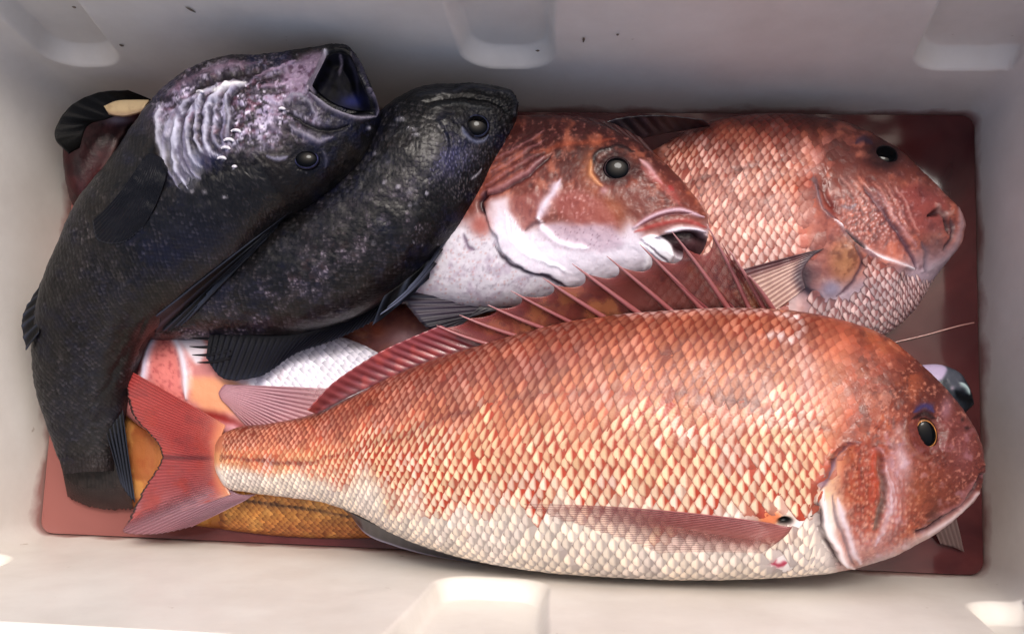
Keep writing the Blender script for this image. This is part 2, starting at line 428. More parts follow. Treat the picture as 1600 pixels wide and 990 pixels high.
# ================================================================== THE COOLER BOX
HX, HY, RIM, DEEP, RAD = .31, .150, .205, -.075, .0085
def ring_pts(hx, hy, r, n):
    """rounded rectangle, evenly spaced, with outward normals"""
    segs = []; P = []; Nn = []
    L = [2 * (hx - r), 2 * (hy - r)]; arc = math.pi * r / 2; tot = 2 * sum(L) + 4 * arc
    cen = [(hx - r, -(hy - r)), (hx - r, hy - r), (-(hx - r), hy - r), (-(hx - r), -(hy - r))]
    st = np.arange(n) / n * tot
    for s_ in st:
        k = 0
        # start at lower left of the near wall, travel +x
        pieces = [('l', L[0], 0), ('a', arc, 0), ('l', L[1], 1), ('a', arc, 1), ('l', L[0], 2), ('a', arc, 2), ('l', L[1], 3), ('a', arc, 3)]
        for ty, ln, q in pieces:
            if s_ <= ln: break
            s_ -= ln
        ang0 = -math.pi / 2 + q * math.pi / 2
        if ty == 'l':
            nx, ny = round(math.cos(ang0)), round(math.sin(ang0)); tx, ty_ = -ny, nx
            c = cen[(q - 1) % 4]; p = (c[0] + nx * r + tx * s_, c[1] + ny * r + ty_ * s_)
        else:
            a = ang0 + s_ / r; nx, ny = math.cos(a), math.sin(a); c = cen[q]; p = (c[0] + nx * r, c[1] + ny * r)
        P.append(p); Nn.append((nx, ny))
    return np.array(P), np.array(Nn)
DRAFT = .13
M_BOX = mat('cooler_plastic', .42, 0, .45, vcol=False, base=(222, 216, 205), bump=(260, .12, .0006), rvar=.08)
N_ = M_BOX.node_tree.nodes; L_ = M_BOX.node_tree.links
tc = N_.new('ShaderNodeTexCoord'); n1 = N_.new('ShaderNodeTexNoise'); n1.inputs['Scale'].default_value = 9; n1.inputs['Detail'].default_value = 6
n1.inputs['Roughness'].default_value = .65
cr = N_.new('ShaderNodeValToRGB'); cr.color_ramp.elements[0].position = .3; cr.color_ramp.elements[0].color = (*lin((210, 203, 194)), 1)
cr.color_ramp.elements[1].position = .62; cr.color_ramp.elements[1].color = (*lin((227, 222, 214)), 1)
L_.new(tc.outputs['Object'], n1.inputs['Vector']); L_.new(n1.outputs[0], cr.inputs['Fac'])
n2 = N_.new('ShaderNodeTexNoise'); n2.inputs['Scale'].default_value = 95; n2.inputs['Detail'].default_value = 3
sp = N_.new('ShaderNodeMapRange'); sp.inputs['From Min'].default_value = .74; sp.inputs['From Max'].default_value = .82
L_.new(tc.outputs['Object'], n2.inputs['Vector']); L_.new(n2.outputs[0], sp.inputs['Value'])
mx = N_.new('ShaderNodeMix'); mx.data_type = 'RGBA'; mx.inputs[7].default_value = (*lin((168, 152, 135)), 1)
L_.new(sp.outputs[0], mx.inputs[0]); L_.new(cr.outputs[0], mx.inputs[6]); 
sz = N_.new('ShaderNodeSeparateXYZ'); L_.new(tc.outputs['Object'], sz.inputs[0])
n3 = N_.new('ShaderNodeTexNoise'); n3.inputs['Scale'].default_value = 38; n3.inputs['Detail'].default_value = 6; L_.new(tc.outputs['Object'], n3.inputs['Vector'])
ad = N_.new('ShaderNodeMath'); ad.operation = 'MULTIPLY_ADD'; ad.inputs[1].default_value = -.027; L_.new(n3.outputs[0], ad.inputs[0]); L_.new(sz.outputs[2], ad.inputs[2])
fz = N_.new('ShaderNodeMapRange'); fz.inputs['From Min'].default_value = -DEEP - .0035; fz.inputs['From Max'].default_value = -DEEP - .0125; fz.inputs['To Max'].default_value = .8; L_.new(ad.outputs[0], fz.inputs['Value'])
m4 = N_.new('ShaderNodeMix'); m4.data_type = 'RGBA'; m4.inputs[7].default_value = (*lin((138, 78, 72)), 1)
L_.new(fz.outputs[0], m4.inputs[0]); L_.new(mx.outputs[2], m4.inputs[6]); L_.new(m4.outputs[2], N_['Principled BSDF'].inputs['Base Color'])

box = thing('cooler_box', 'off-white plastic cooler box holding the whole catch of red and black fish in bloody water', 'cooler', (0, 0, DEEP))
nP = 1500; lev = np.r_[np.linspace(DEEP + .012, RIM - .004, 230)]
def wall_xy(z, n=nP):
    e = DRAFT * z; return ring_pts(HX + e, HY + e, RAD + .12 * max(z, 0), n)
def recess(x, y, nx, ny, z):
    """shallow moulded hollows in the two long walls, open at the top"""
    o = np.zeros(len(x))
    for cx, w, sgn in FAR + NEAR:
        on_ = (ny * sgn > .9)
        w_ = w + .010 * sm(.0, .2, z - .07)
        zb = BOT[sgn]; r = .022
        dx = np.clip(np.abs(x - cx) - (w_ - r), 0, None); dz = np.clip(zb + r - z, 0, None)
        d = r - np.sqrt(dx ** 2 + dz ** 2)
        o += on_ * sm(-.001, .0055, d) * (HOL if sgn > 0 else .012)
    return o
HOL = .013
FAR = [(.005, .029, 1), (.284, .034, 1), (-.273, .026, 1)]; NEAR = [(.008, .033, -1), (.304, .030, -1), (-.318, .034, -1)]
BOT = {1: .061, -1: .064}
rows = []
for z in lev:
    P, Nn = wall_xy(z); o = recess(P[:, 0], P[:, 1], Nn[:, 0], Nn[:, 1], z)
    P = P + Nn * o[:, None]; rows.append(np.c_[P, np.full(nP, z)])
# fillet to the floor below, rounded rim above, then the outer skin back down
low = []
for k in range(5):
    a = k / 5 * math.pi / 2; ins = .012 * (1 - math.sin(a)); P, Nn = wall_xy(DEEP + .012); low.append(np.c_[P - Nn * ins, np.full(nP, DEEP + .012 * (1 - math.cos(a)))])
Vw = np.array(low + rows)
mesh('inner_wall', Vw.reshape(-1, 3), quads(len(Vw), nP, True), M_BOX, box)
top = []
for k in range(9):
    a = k / 8 * math.pi; P, Nn = wall_xy(RIM - .004); top.append(np.c_[P + Nn * (.019 * (1 - math.cos(a))), np.full(nP, RIM - .004 + .006 * math.sin(a))])
Vt = np.array(top)
mesh('rim', Vt.reshape(-1, 3), quads(len(Vt), nP, True), M_BOX, box)
out = []
for z in (RIM - .004, RIM - .03, .1, 0, DEEP - .015):
    P, Nn = wall_xy(RIM - .004); out.append(np.c_[P + Nn * (.038 - .03 * (RIM - z) / .35), np.full(nP, z)])
Vo = np.array(out)
mesh('outer_wall', Vo.reshape(-1, 3), quads(len(Vo), nP, True), M_BOX, box)
P0, _ = wall_xy(DEEP + .012); Pf, Nf = ring_pts(HX + DRAFT * DEEP, HY + DRAFT * DEEP, RAD, 200)
mesh('floor_panel', np.c_[Pf, np.full(200, DEEP + .0005)], [tuple(range(200))], M_BOX, box)
Pb = out[-1]; mesh('base_panel', Pb[::6], [tuple(range(len(Pb[::6])))], M_BOX, box)
# flecks of dirt stuck to the far wall
def far_wall(px, py):
    z = .1
    for _ in range(25):
        p = at(px, py, z); yy = HY + DRAFT * z
        d = ray(px, py); t = (yy - CP[1]) / d[1]; z = z * .3 + .7 * (CP + d * t)[2]
    return CP + d * t
M_DIRT = mat('dirt_fleck', .8, vcol=False, base=(112, 98, 84))
for (px, py, l, w, a) in [(912, 61, 8, 2.5, 1.45), (298, 14, 9, 3, -.9), (840, 78, 4, 3, 0), (190, 70, 4, 4, 0), (116, 10, 4, 3, .3), (965, 53, 2.5, 2, 0)]:
    c = far_wall(px, py); k = .00034; V = []
    for j in range(9):
        q = 2 * math.pi * j / 9; rr = random.uniform(.75, 1.2)
        V.append(c + np.array([(math.cos(q) * l * math.cos(a) - math.sin(q) * w * math.sin(a)) * k * rr, -.0006, (math.cos(q) * l * math.sin(a) + math.sin(q) * w * math.cos(a)) * k * rr * 1.6]))
    V.append(c + np.array([0, -.0013, 0]))
    mesh('dirt_fleck', V, [(j, (j + 1) % 9, 9) for j in range(9)], M_DIRT, box)

# ------------------------------------------------------------------ bloody water
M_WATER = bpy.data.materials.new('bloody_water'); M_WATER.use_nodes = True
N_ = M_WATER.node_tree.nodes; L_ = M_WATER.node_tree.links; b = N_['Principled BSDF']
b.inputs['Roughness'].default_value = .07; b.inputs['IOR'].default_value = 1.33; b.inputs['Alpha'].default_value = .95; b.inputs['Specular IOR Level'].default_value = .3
tc = N_.new('ShaderNodeTexCoord'); n1 = N_.new('ShaderNodeTexNoise'); n1.inputs['Scale'].default_value = 11; n1.inputs['Detail'].default_value = 8; n1.inputs['Distortion'].default_value = 1.6
cr = N_.new('ShaderNodeValToRGB'); cr.color_ramp.elements[0].position = .3; cr.color_ramp.elements[0].color = (*lin((58, 24, 27)), 1)
cr.color_ramp.elements[1].position = .7; cr.color_ramp.elements[1].color = (*lin((92, 44, 44)), 1)
L_.new(tc.outputs['Object'], n1.inputs['Vector']); L_.new(n1.outputs[0], cr.inputs['Fac'])
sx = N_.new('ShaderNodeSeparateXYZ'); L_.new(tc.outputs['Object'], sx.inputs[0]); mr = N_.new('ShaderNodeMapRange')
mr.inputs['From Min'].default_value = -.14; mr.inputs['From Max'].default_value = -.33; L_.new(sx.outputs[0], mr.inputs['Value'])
mm = N_.new('ShaderNodeMix'); mm.data_type = 'RGBA'; mm.inputs[7].default_value = (*lin((142, 90, 84)), 1)  # paler left end: reflection of the wall put into the water colour
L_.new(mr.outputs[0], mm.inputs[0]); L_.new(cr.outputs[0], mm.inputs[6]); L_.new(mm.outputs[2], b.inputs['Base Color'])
n2 = N_.new('ShaderNodeTexNoise'); n2.inputs['Scale'].default_value = 18; n2.inputs['Detail'].default_value = 2
bp = N_.new('ShaderNodeBump'); bp.inputs['Strength'].default_value = .4; bp.inputs['Distance'].default_value = .002
L_.new(tc.outputs['Object'], n2.inputs['Vector']); L_.new(n2.outputs[0], bp.inputs['Height']); L_.new(bp.outputs[0], b.inputs['Normal'])
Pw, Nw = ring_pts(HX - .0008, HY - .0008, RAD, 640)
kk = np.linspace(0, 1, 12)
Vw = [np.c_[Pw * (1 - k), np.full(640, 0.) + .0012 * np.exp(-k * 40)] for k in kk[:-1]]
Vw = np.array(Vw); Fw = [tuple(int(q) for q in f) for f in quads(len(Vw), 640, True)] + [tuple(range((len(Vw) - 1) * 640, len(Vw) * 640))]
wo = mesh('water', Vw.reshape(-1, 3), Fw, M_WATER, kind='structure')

# ================================================================== RED BREAM IN FRONT
def centre(pairs, z):
    a = np.mean([p[0] for p in pairs] + [p[1] for p in pairs], axis=0); return at(a[0], a[1], z)
PA = [((1533,729),(1533,733)), ((1532,703),(1531,757)), ((1522,674),(1521,780)), ((1502,641),(1498,802)), ((1472,605),(1465,829)), ((1430,565),(1425,852)),
      ((1375,524),(1380,873)), ((1320,504),(1330,888)), ((1250,489),(1265,897)), ((1150,483),(1160,903)), ((1060,486),(1060,904)), ((960,494),(960,900)),
      ((860,510),(860,893)), ((760,538),(770,880)), ((680,562),(690,861)), ((610,590),(620,835)), ((545,622),(560,803)), ((480,650),(500,783)), ((420,662),(440,775)),
      ((372,668),(390,768)), ((345,682),(352,758)), ((340,690),(344,745))]
ZA = [.072] * 12 + [.07, .068, .065, .062, .058, .054, .05, .046, .042, .04]
def paint_A(s):
    x, y, v = s.x, s.y, s.v
    top = np.interp(x, [340, 480, 600, 760, 960, 1150, 1320, 1430, 1533], [680, 650, 592, 538, 494, 483, 504, 565, 729])
    bot = np.interp(x, [340, 400, 500, 620, 770, 960, 1160, 1330, 1425, 1533], [750, 770, 783, 835, 880, 900, 903, 888, 852, 735])
    t = np.clip((y - top) / (bot - top + 1), 0, 1)
    s.base((204, 116, 80))
    s.mix(sm(.22, .0, t), (158, 72, 50)); s.mix(sm(.28, .48, t) * .8, (226, 146, 102)); s.mix(sm(.5, .7, t), (224, 182, 156)); s.mix(sm(.66, .82, t), (220, 210, 200))
    s.mix(sm(.86, 1., t) * .6, (206, 198, 194))
    s.mix(sm(520, 400, x) * .7 * sm(.75, .45, t), (214, 144, 92))
    s.mix(sm(760, 560, x) * sm(.5, .15, t) * .5, (184, 98, 84)); s.mottle(60, (222, 120, 84), .45, .7, .5, 5, mask=sm(.75, .5, t))
    s.mottle(34, (226, 184, 124), .5, .75, .4, 11, mask=sm(.3, .5, t) * sm(.85, .6, t))
    s.mottle(26, (206, 182, 200), .55, .8, .3, 21, mask=sm(.2, .5, t))
    s.blob(840, 570, 90, 26, (150, 78, 76), .55, rot=-.25); s.blob(715, 590, 60, 20, (160, 90, 92), .4, rot=-.3)
    s.blob(560, 640, 50, 12, (110, 50, 40), .5, rot=-.5)
    s.line([(350, 672), (480, 646), (600, 592), (760, 541), (930, 500)], 9, (120, 52, 44), .6)
    s.line([(960, 492), (1060, 486), (1180, 486), (1246, 494)], 7, (228, 190, 196), .75)
    s.area([(1120, 500), (1180, 494), (1235, 502), (1240, 520), (1180, 524), (1130, 516)], (190, 92, 60), .8, 8)
    s.line([(1185, 530), (1215, 526), (1245, 534), (1252, 520), (1240, 495), (1215, 488)], 6, (236, 214, 216), .85)  # white highlights at the dorsal base, painted into the skin
    s.line([(1255, 540), (1262, 590), (1250, 640)], 16, (212, 180, 190), .5)
    # lateral line
    s.line([(345, 714), (480, 722), (600, 690), (740, 640), (860, 616), (960, 612), (1080, 616), (1180, 632), (1270, 662), (1300, 672)], 3, (108, 44, 42), .8, h=-.0003, taper=False)
    # head
    hd = sm(1290, 1345, x + (y - 700) * .12 * (y < 700) + 6 * np.sin(y / 13))
    s.mix(hd * .95, (160, 70, 50)); hx = hd > .02
    s.mix(hd * sm(1400, 1500, x) * .85, (118, 52, 44)); s.mix(hd * sm(1500, 1375, x + .2 * (700 - y)) * sm(720, 600, y) * .5, (176, 80, 46))  # right edge of the head: own maroon, darkened further with painted shade
    s.mix(hd * np.exp(-np.hypot((x - 1440) / 75, (y - 600) / 45) ** 3) * .75, (96, 40, 32)); s.mix(hd * np.exp(-np.hypot((x - 1330) / 34, (y - 640) / 30) ** 2) * .7, (200, 76, 38))
    s.mottle(26, (190, 96, 58), .48, .7, .75, 31, mask=hd * sm(1480, 1400, x)); s.mottle(12, (104, 44, 38), .48, .72, .6, 35, mask=hd); s.mottle(5, (220, 152, 126), .56, .78, .6, 37, mask=hd); s.mottle(3.2, (90, 40, 40), .56, .78, .5, 39, mask=hd); s.mottle(14, (176, 128, 144), .55, .75, .6, 43, mask=hd * sm(1340, 1380, x) * sm(640, 700, y))
    s.h += hd * .0007 * (fbm(x / 5, y / 5, 47, 3) - .5)
    s.mix(hd * sm(0, 26, (y - (874 - .56 * (x - 1335)))) * .75, (204, 184, 186))
    s.blob(1505, 700, 22, 45, (146, 84, 92), .5); s.blob(1425, 770, 55, 40, (150, 78, 46), .5); s.blob(1398, 770, 20, 75, (200, 172, 190), .65, rot=.1); s.blob(1345, 850, 40, 34, (206, 180, 190), .6)
    s.blob(1410, 715, 12, 24, (196, 178, 190), .6, rot=-.3); s.blob(1478, 640, 10, 22, (176, 138, 160), .6, rot=.2)  # second blob paints the bluish highlight beside the eye
    s.blob(1405, 672, 8, 9, (206, 190, 196), .5)
    # cheek plate scales
    d, i = cell(x / 7.5, y / 11., 4)
    ck = sm(0, 1, np.clip(1 - np.hypot((x - 1345) / 45, (y - 770) / 95) ** 4, 0, 1)) + .8 * np.exp(-np.hypot((x - 1400) / 32, (y - 800) / 60) ** 4) + .8 * np.exp(-np.hypot((x - 1330) / 60, (y - 600) / 70) ** 4)
    s.mix(ck * sm(.35, .6, d) * .55 * hd, (176, 70, 50)); s.mix(ck * sm(.35, .1, d) * .4 * hd, (236, 176, 150)); s.h += ck * hd * .0004 * sm(.6, .1, d)
    # gill cover edges
    G1 = [(1345, 690), (1318, 694), (1300, 716), (1292, 742), (1272, 762), (1278, 800), (1292, 840), (1312, 872), (1338, 893)]
    s.step(G1, .0062, 40, -1)
    s.line([(1345, 690), (1318, 694), (1302, 716), (1293, 742), (1276, 764)], 4.5, (112, 66, 80), .8, h=-.0006)
    s.line([(1276, 758), (1290, 740), (1300, 722)], 6, (170, 140, 160), .6)
    s.line([(1282, 765), (1286, 800), (1300, 840), (1318, 872), (1334, 888)], 5, (222, 212, 216), .9, h=.001)
    s.line([(1276, 775), (1280, 812), (1294, 850), (1314, 882)], 2.6, (86, 66, 70), .8, h=-.0012)  # dark line paints the shade behind the cover's lip
    s.line([(1298, 772), (1304, 805), (1318, 845), (1335, 880)], 3, (120, 100, 108), .7, h=-.0009)
    s.line([(1308, 775), (1316, 812), (1330, 850), (1345, 880)], 6, (206, 198, 210), .8, h=.0006)
    s.line([(1372, 716), (1377, 750), (1374, 790), (1364, 826)], 4, (108, 96, 88), .7, h=-.0009)
    s.line([(1364, 700), (1368, 740), (1362, 785)], 8, (204, 66, 34), .5)
    s.line([(1384, 728), (1388, 770), (1382, 815), (1366, 850)], 7, (206, 188, 202), .6, h=.0007)
    s.line([(1396, 735), (1408, 775), (1404, 820), (1388, 850)], 2.5, (150, 92, 88), .5, h=-.0005)
    s.step([(1366, 690), (1380, 735), (1376, 790), (1360, 840), (1348, 870)], .0032, 30, -1)
    for k in range(9):
        s.line([(1352 + 7 * k, 700 + 6 * k), (1358 + 8 * k, 745 + 6 * k), (1362 + 8 * k, 790)], 1.6, (158, 76, 60), .35, h=-.0003)
    # brow, eye socket
    s.blob(1446, 676, 34, 40, (112, 46, 40), .75, h=-.0022, p=3); s.line([(1428, 640), (1446, 632), (1462, 642)], 6, (70, 62, 120), .9)
    s.line([(1418, 655), (1420, 690), (1436, 712), (1458, 712)], 5, (150, 92, 76), .6, h=.001); s.line([(1470, 650), (1482, 680), (1474, 706)], 5, (150, 76, 72), .5, h=.001)
    s.line([(1428, 652), (1446, 644), (1464, 652)], 5, (50, 22, 26), .8)
    # mouth
    s.line([(1534, 742), (1524, 766), (1502, 788), (1470, 812), (1450, 826), (1436, 830)], 2.8, (74, 34, 40), .9, h=-.0022, taper=False)
    s.line([(1528, 770), (1508, 792), (1478, 816), (1450, 834)], 3.4, (216, 196, 200), .85, h=.0006, taper=False, warp=False)
    s.line([(1526, 752), (1508, 776), (1476, 800), (1452, 812)], 6, (168, 116, 124), .6, h=.0008)
    s.blob(1458, 806, 8, 16, (92, 52, 44), .6, h=-.0006, rot=.4); s.blob(1512, 668, 4, 3, (52, 24, 26), .8, h=-.0008); s.blob(1505, 655, 3, 3, (60, 30, 30), .7, h=-.0006)
    # breast and fin root
    s.area([(1180, 860), (1230, 852), (1270, 862), (1288, 884), (1230, 896), (1180, 892)], (216, 210, 212), .7, 8)
    s.blob(1222, 838, 34, 16, (206, 130, 112), .6, rot=-.1); s.line([(1262, 800), (1250, 815), (1232, 830)], 6, (236, 226, 228), .8)
    s.line([(1206, 878), (1214, 882), (1228, 880)], 3, (188, 40, 74), .9); s.blob(1211, 874, 2.5, 3, (180, 30, 60), .8)
    s.blob(1226, 814, 12, 6.5, (14, 10, 12), 1., h=-.005, p=4); s.blob(1202, 807, 20, 13, (222, 124, 76), 1., h=.0014, p=6)
    for k, bx in enumerate([1136, 1144, 1153, 1163, 1098, 1112]): s.blob(bx, 814 + (k % 3) * 2 + (12 if k > 3 else 0), 2.4, 2.2, (40, 20, 26), .9)
    s.h += .0006 * (fbm(x / 14, y / 14, 41, 5) - .5) * 2
rA = thing('red_bream', 'largest red bream in the foreground, lying on top with its dorsal spines raised', 'fish', centre(PA, .07))
A = Body(rA, PA, ZA, .042, paint_A, M_SKIN, step=1.9)
sizeA = lambda u: (np.interp(u, [0, .18, .26, .4, .6, .75, .88, 1], [8.5, 10, 13, 16.5, 15.5, 12, 9.5, 8.5]), np.interp(u, [0, .18, .26, .4, .6, .75, .88, 1], [12, 15, 21, 27, 25, 18, 12.5, 10.5]))
def tint_A(c, a, b, cx, cy, r):
    c_in = c.copy()
    top = np.interp(cx, [340, 480, 600, 760, 960, 1150, 1320], [680, 650, 592, 538, 494, 483, 504]); bot = np.interp(cx, [340, 400, 500, 620, 770, 960, 1160], [750, 770, 783, 835, 880, 900, 903])
    t = (cy - top) / (bot - top)
    def mx(c, m, k): m = np.clip(m + 0 * a, 0, 1)[..., None]; return c * (1 - m) + np.array(k, float) * m
    wob = (noise(cx / 38, cy / 38, 77) - .5) * .3; t = t + wob
    mid = sm(.3, .46, t) * sm(.82, .66, t) * sm(430, 620, cx); low = sm(.66, .82, t); up = sm(.36, .2, t)
    ab = np.abs(b); core = ((a > .6) & (a < .95) & (ab < .6)) * 1.; seam = ((a < .6) | (ab > .6)) * 1.; tipv = (a > .95) * 1.
    patch = noise(cx / 30, cy / 30, 5)
    c = mx(c, core * (.30 + .45 * mid + .45 * low) * (.75 + .5 * r) * (1 - .5 * up), (232, 198, 160)); c = mx(c, core * .3 * sm(.55, .7, patch) * (1 - .6 * up), (218, 196, 208))
    c = mx(c, core * .3 * mid * sm(.6, .8, noise(cx / 45, cy / 45, 9)), (228, 192, 132)); c = mx(c, core * low * .5, (236, 230, 222))
    c = mx(c, seam * (.35 + .5 * mid) * (1 - low) * (.85 + .5 * r), (186, 62, 34)); c = mx(c, seam * .45 * up, (122, 46, 34)); c = mx(c, seam * low * .5, (150, 134, 128))
    c = mx(c, tipv * (.55 - .2 * mid), (120, 52, 42)); c = mx(c, ((b > .6) & (a > .5)) * .4 * (1 - low), (120, 48, 36)); c = mx(c, tipv * low * .6, (112, 100, 98))
    f = sm(1340, 1235, cx + .25 * np.clip(700 - cy, 0, 90) * 0) + 0 * a; c = c * f[..., None] + c_in * (1 - f[..., None])
    c = mx(c, (.5 * sm(.16, .5, noise(cx / 9, cy / 9, 21)) * 0), (0, 0, 0))
    return np.clip(c * (.9 + .16 * r)[..., None], 0, 255)
scales(A, sizeA, lambda x, y: (x + 26 * (noise(x / 14, y / 14, 3) - .5) < np.interp(y, [480, 560, 640, 690, 740, 765, 800, 850, 890], [1400, 1400, 1360, 1318, 1282, 1262, 1268, 1278, 1300])) & ~(np.hypot((x - 1212) / 44, (y - 813) / 19) < 1) & ~(np.hypot((x - 1215) / 30, (y - 880) / 14) < 1), tint_A, u0=.07, u1=.985, lift=.00045)
eye(rA, A, 1447, 677, 16, 1.35, .25, .8, (186, 122, 62), (50, 24, 20), .3)
def col_caudal(s):
    s.base((182, 56, 54)); s.mix(sm(.5, 0, s.v), (186, 92, 76)); s.mix(sm(.45, .8, s.u) * .6, (150, 66, 78)); s.mix(sm(.72, 1., s.u) * .75, (176, 146, 158))
    s.mix(sm(0, .35, s.v) * sm(.45, .1, s.u) * .5, (190, 58, 52)); s.mix(s.ray * .25, (206, 130, 124)); s.mix((1 - s.ray) * .3, (130, 36, 42)); s.mottle(26, (180, 56, 46), .45, .7, .6, 3); s.mottle(14, (120, 52, 62), .5, .8, .2, 7)
    s.mix(sm(.16, .0, s.v) * .85, (222, 142, 92)); s.mix(sm(.965, .99, s.v) * sm(1, .9, s.u), (30, 14, 18)); s.mix(np.exp(-((s.y - (714 + .02 * (s.x - 250))) / 4) ** 2) * sm(0, .3, s.v) * .6, (98, 30, 44))
fin('tail_fin', rA, [(352, 664), (343, 690), (340, 714), (344, 742), (360, 772)], [(190, 572), (203, 640), (252, 712), (222, 765), (192, 830)], .044, .034, 44, col_caudal, M_FINO, nu=330, nv=60, amp=.00035, fray=.03)
def col_caudal_low(s):
    s.al = .25 + .7 * sm(0, .45, s.u); s.base((150, 100, 112)); s.mix(s.ray * .35, (190, 170, 182)); s.mix(sm(.4, 1, s.v) * .4, (150, 84, 92)); s.mix(sm(.3, 0, s.u) * .6, (170, 70, 78))
fin('tail_fin_lobe', rA, [(346, 744), (352, 756), (372, 771), (400, 772)], [(220, 800), (192, 829), (235, 834), (300, 822)], .0435, .0355, 16, col_caudal_low, M_PEC, nu=110, nv=40, amp=.0004)
# dorsal fin: soft rear part, then the raised spines
def col_soft(s):
    s.base((146, 54, 60)); s.mix(s.ray * .35, (190, 116, 120)); s.mix((1 - s.ray) * .45, (108, 36, 48)); s.mix(sm(.5, 1, s.v) * .4, (196, 84, 92)); s.mix(sm(.2, 0, s.v) * .5, (84, 32, 36)); s.mottle(22, (226, 92, 76), .5, .75, .4, 9)
DB = [(495, 646), (540, 622), (600, 594), (660, 570), (715, 552), (765, 538)]
DT = [(480, 640), (520, 598), (560, 570), (600, 546), (640, 528), (688, 508)]
fin('dorsal_fin', rA, DB, DT, .068, .078, 17, col_soft, M_FINO, amp=.0007, sag=.002, nv=30)
SP = [((765, 538), (682, 508)), ((812, 526), (718, 492)), ((852, 514), (762, 476)), ((898, 506), (798, 454)), ((948, 498), (848, 434)), ((1002, 492), (894, 412)),
      ((1052, 488), (948, 400)), ((1100, 486), (1000, 382)), ((1140, 485), (1050, 362)), ((1172, 485), (1104, 350)), ((1196, 487), (1140, 392)), ((1212, 490), (1170, 430))]
def col_web(s):
    s.base((142, 64, 56)); s.mix(sm(.3, .0, s.v) * .5, (58, 24, 28)); s.mottle(30, (196, 126, 72), .5, .75, .7, 14); s.mottle(14, (84, 38, 50), .55, .8, .5, 15); s.mix(sm(.7, 1, s.v) * .5, (196, 96, 92)); s.mix(sm(.35, 0, s.u) * .4, (176, 70, 70)); s.mix(sm(.86, .94, s.u) * .5, (160, 84, 84))
M_WEB = mat('dorsal_web', .35, .3, .5, alpha=.68, bump=(900, .4, .0004))
n_ = len(SP); nu = (n_ - 1) * 12 + 1; uu = np.linspace(0, n_ - 1, nu); k_ = np.clip(uu.astype(int), 0, n_ - 2); f_ = uu - k_
bA = np.array([p[0] for p in SP], float); tA = np.array([p[1] for p in SP], float)
bb = bA[k_] * (1 - f_)[:, None] + bA[k_ + 1] * f_[:, None]; tt = tA[k_] * (1 - f_)[:, None] + tA[k_ + 1] * f_[:, None]
w = np.linspace(0, 1, 26)[None]; notch = np.interp(uu, [0, 8, 10, 11], [.86, .82, .9, .94]) - .17 * (4 * f_ * (1 - f_)) ** .8 * np.interp(uu, [0, 4, 11], [.4, 1, .9]) - .0 * f_
tipz = np.interp(uu, [0, 4, 8, 11], [.082, .1, .112, .1]); W = w * notch[:, None]
px = bb[:, 0:1] * (1 - W) + tt[:, 0:1] * W; py = bb[:, 1:2] * (1 - W) + tt[:, 1:2] * W
zz = .073 * (1 - W) + tipz[:, None] * W - .003 * np.sin(np.pi * f_)[:, None] * W
Pf = at(px, py, zz); sk = Skin(px, py, w + 0 * px, (uu / (n_ - 1))[:, None] + 0 * px, relief=False); sk.ray = np.zeros_like(px); col_web(sk)
web = mesh('dorsal_web', Pf, quads(nu, 26), M_WEB, rA, sk.c, solid=.0004)
for k, (b0, t0) in enumerate(SP):
    z1 = float(np.interp(k, [0, 4, 8, 11], [.082, .1, .112, .1]))
    spine(rA, b0, t0, .0735, z1 + .001, .0011 + .0003 * (k > 3) + .0001 * (k % 3), (168, 88, 88), .02 - .004 * k, tipcol=(190, 134, 136))
# small rays filling between the last spines
for (b0, t0) in [((1188, 486), (1128, 380)), ((1150, 485), (1074, 392)), ((1110, 486), (1040, 424))]:
    spine(rA, b0, t0, .073, .096, .0007, (150, 72, 76), .01)
def col_pect(s):
    s.al = np.clip(.85 * sm(1.05, .3, s.v + .3 * s.u) * sm(.95, .25, s.u) * (.6 + .4 * s.ray) + .15, 0, .95); s.base((184, 96, 88)); s.mix(s.ray * .25, (216, 160, 146)); s.mix((1 - s.ray) * .4, (124, 54, 62)); s.mix(sm(.55, .0, s.u) * .45, (150, 68, 82)); s.mix(sm(.6, 1, s.v) * .4, (226, 158, 140)); s.mix(sm(.6, 1, s.u) * .5, (226, 170, 156)); s.mix(sm(.25, 0, s.v) * .4, (184, 110, 96))
fin('pectoral_fin', rA, [(1238, 823), (1232, 832), (1216, 846), (1190, 864)], [(806, 788), (862, 808), (960, 838), (1030, 864)], -1, -1, 22, col_pect, M_PEC, nu=130, nv=60, amp=.0004, drape=[A], lift=.0012, fray=.05, bow=-.02)
def col_anal(s):
    s.base((46, 42, 58)); s.mix(s.ray * .35, (92, 86, 112)); s.mix(sm(.8, .97, s.v), (186, 180, 214)); s.mix(sm(.2, 0, s.v) * .5, (30, 24, 30))
fin('anal_fin', rA, [(535, 794), (580, 816), (630, 836), (690, 858), (760, 876)], [(548, 806), (572, 834), (615, 852), (665, 866), (745, 880)], .055, .03, 14, col_anal, M_FINO, nv=20, amp=.0004, nu=80)

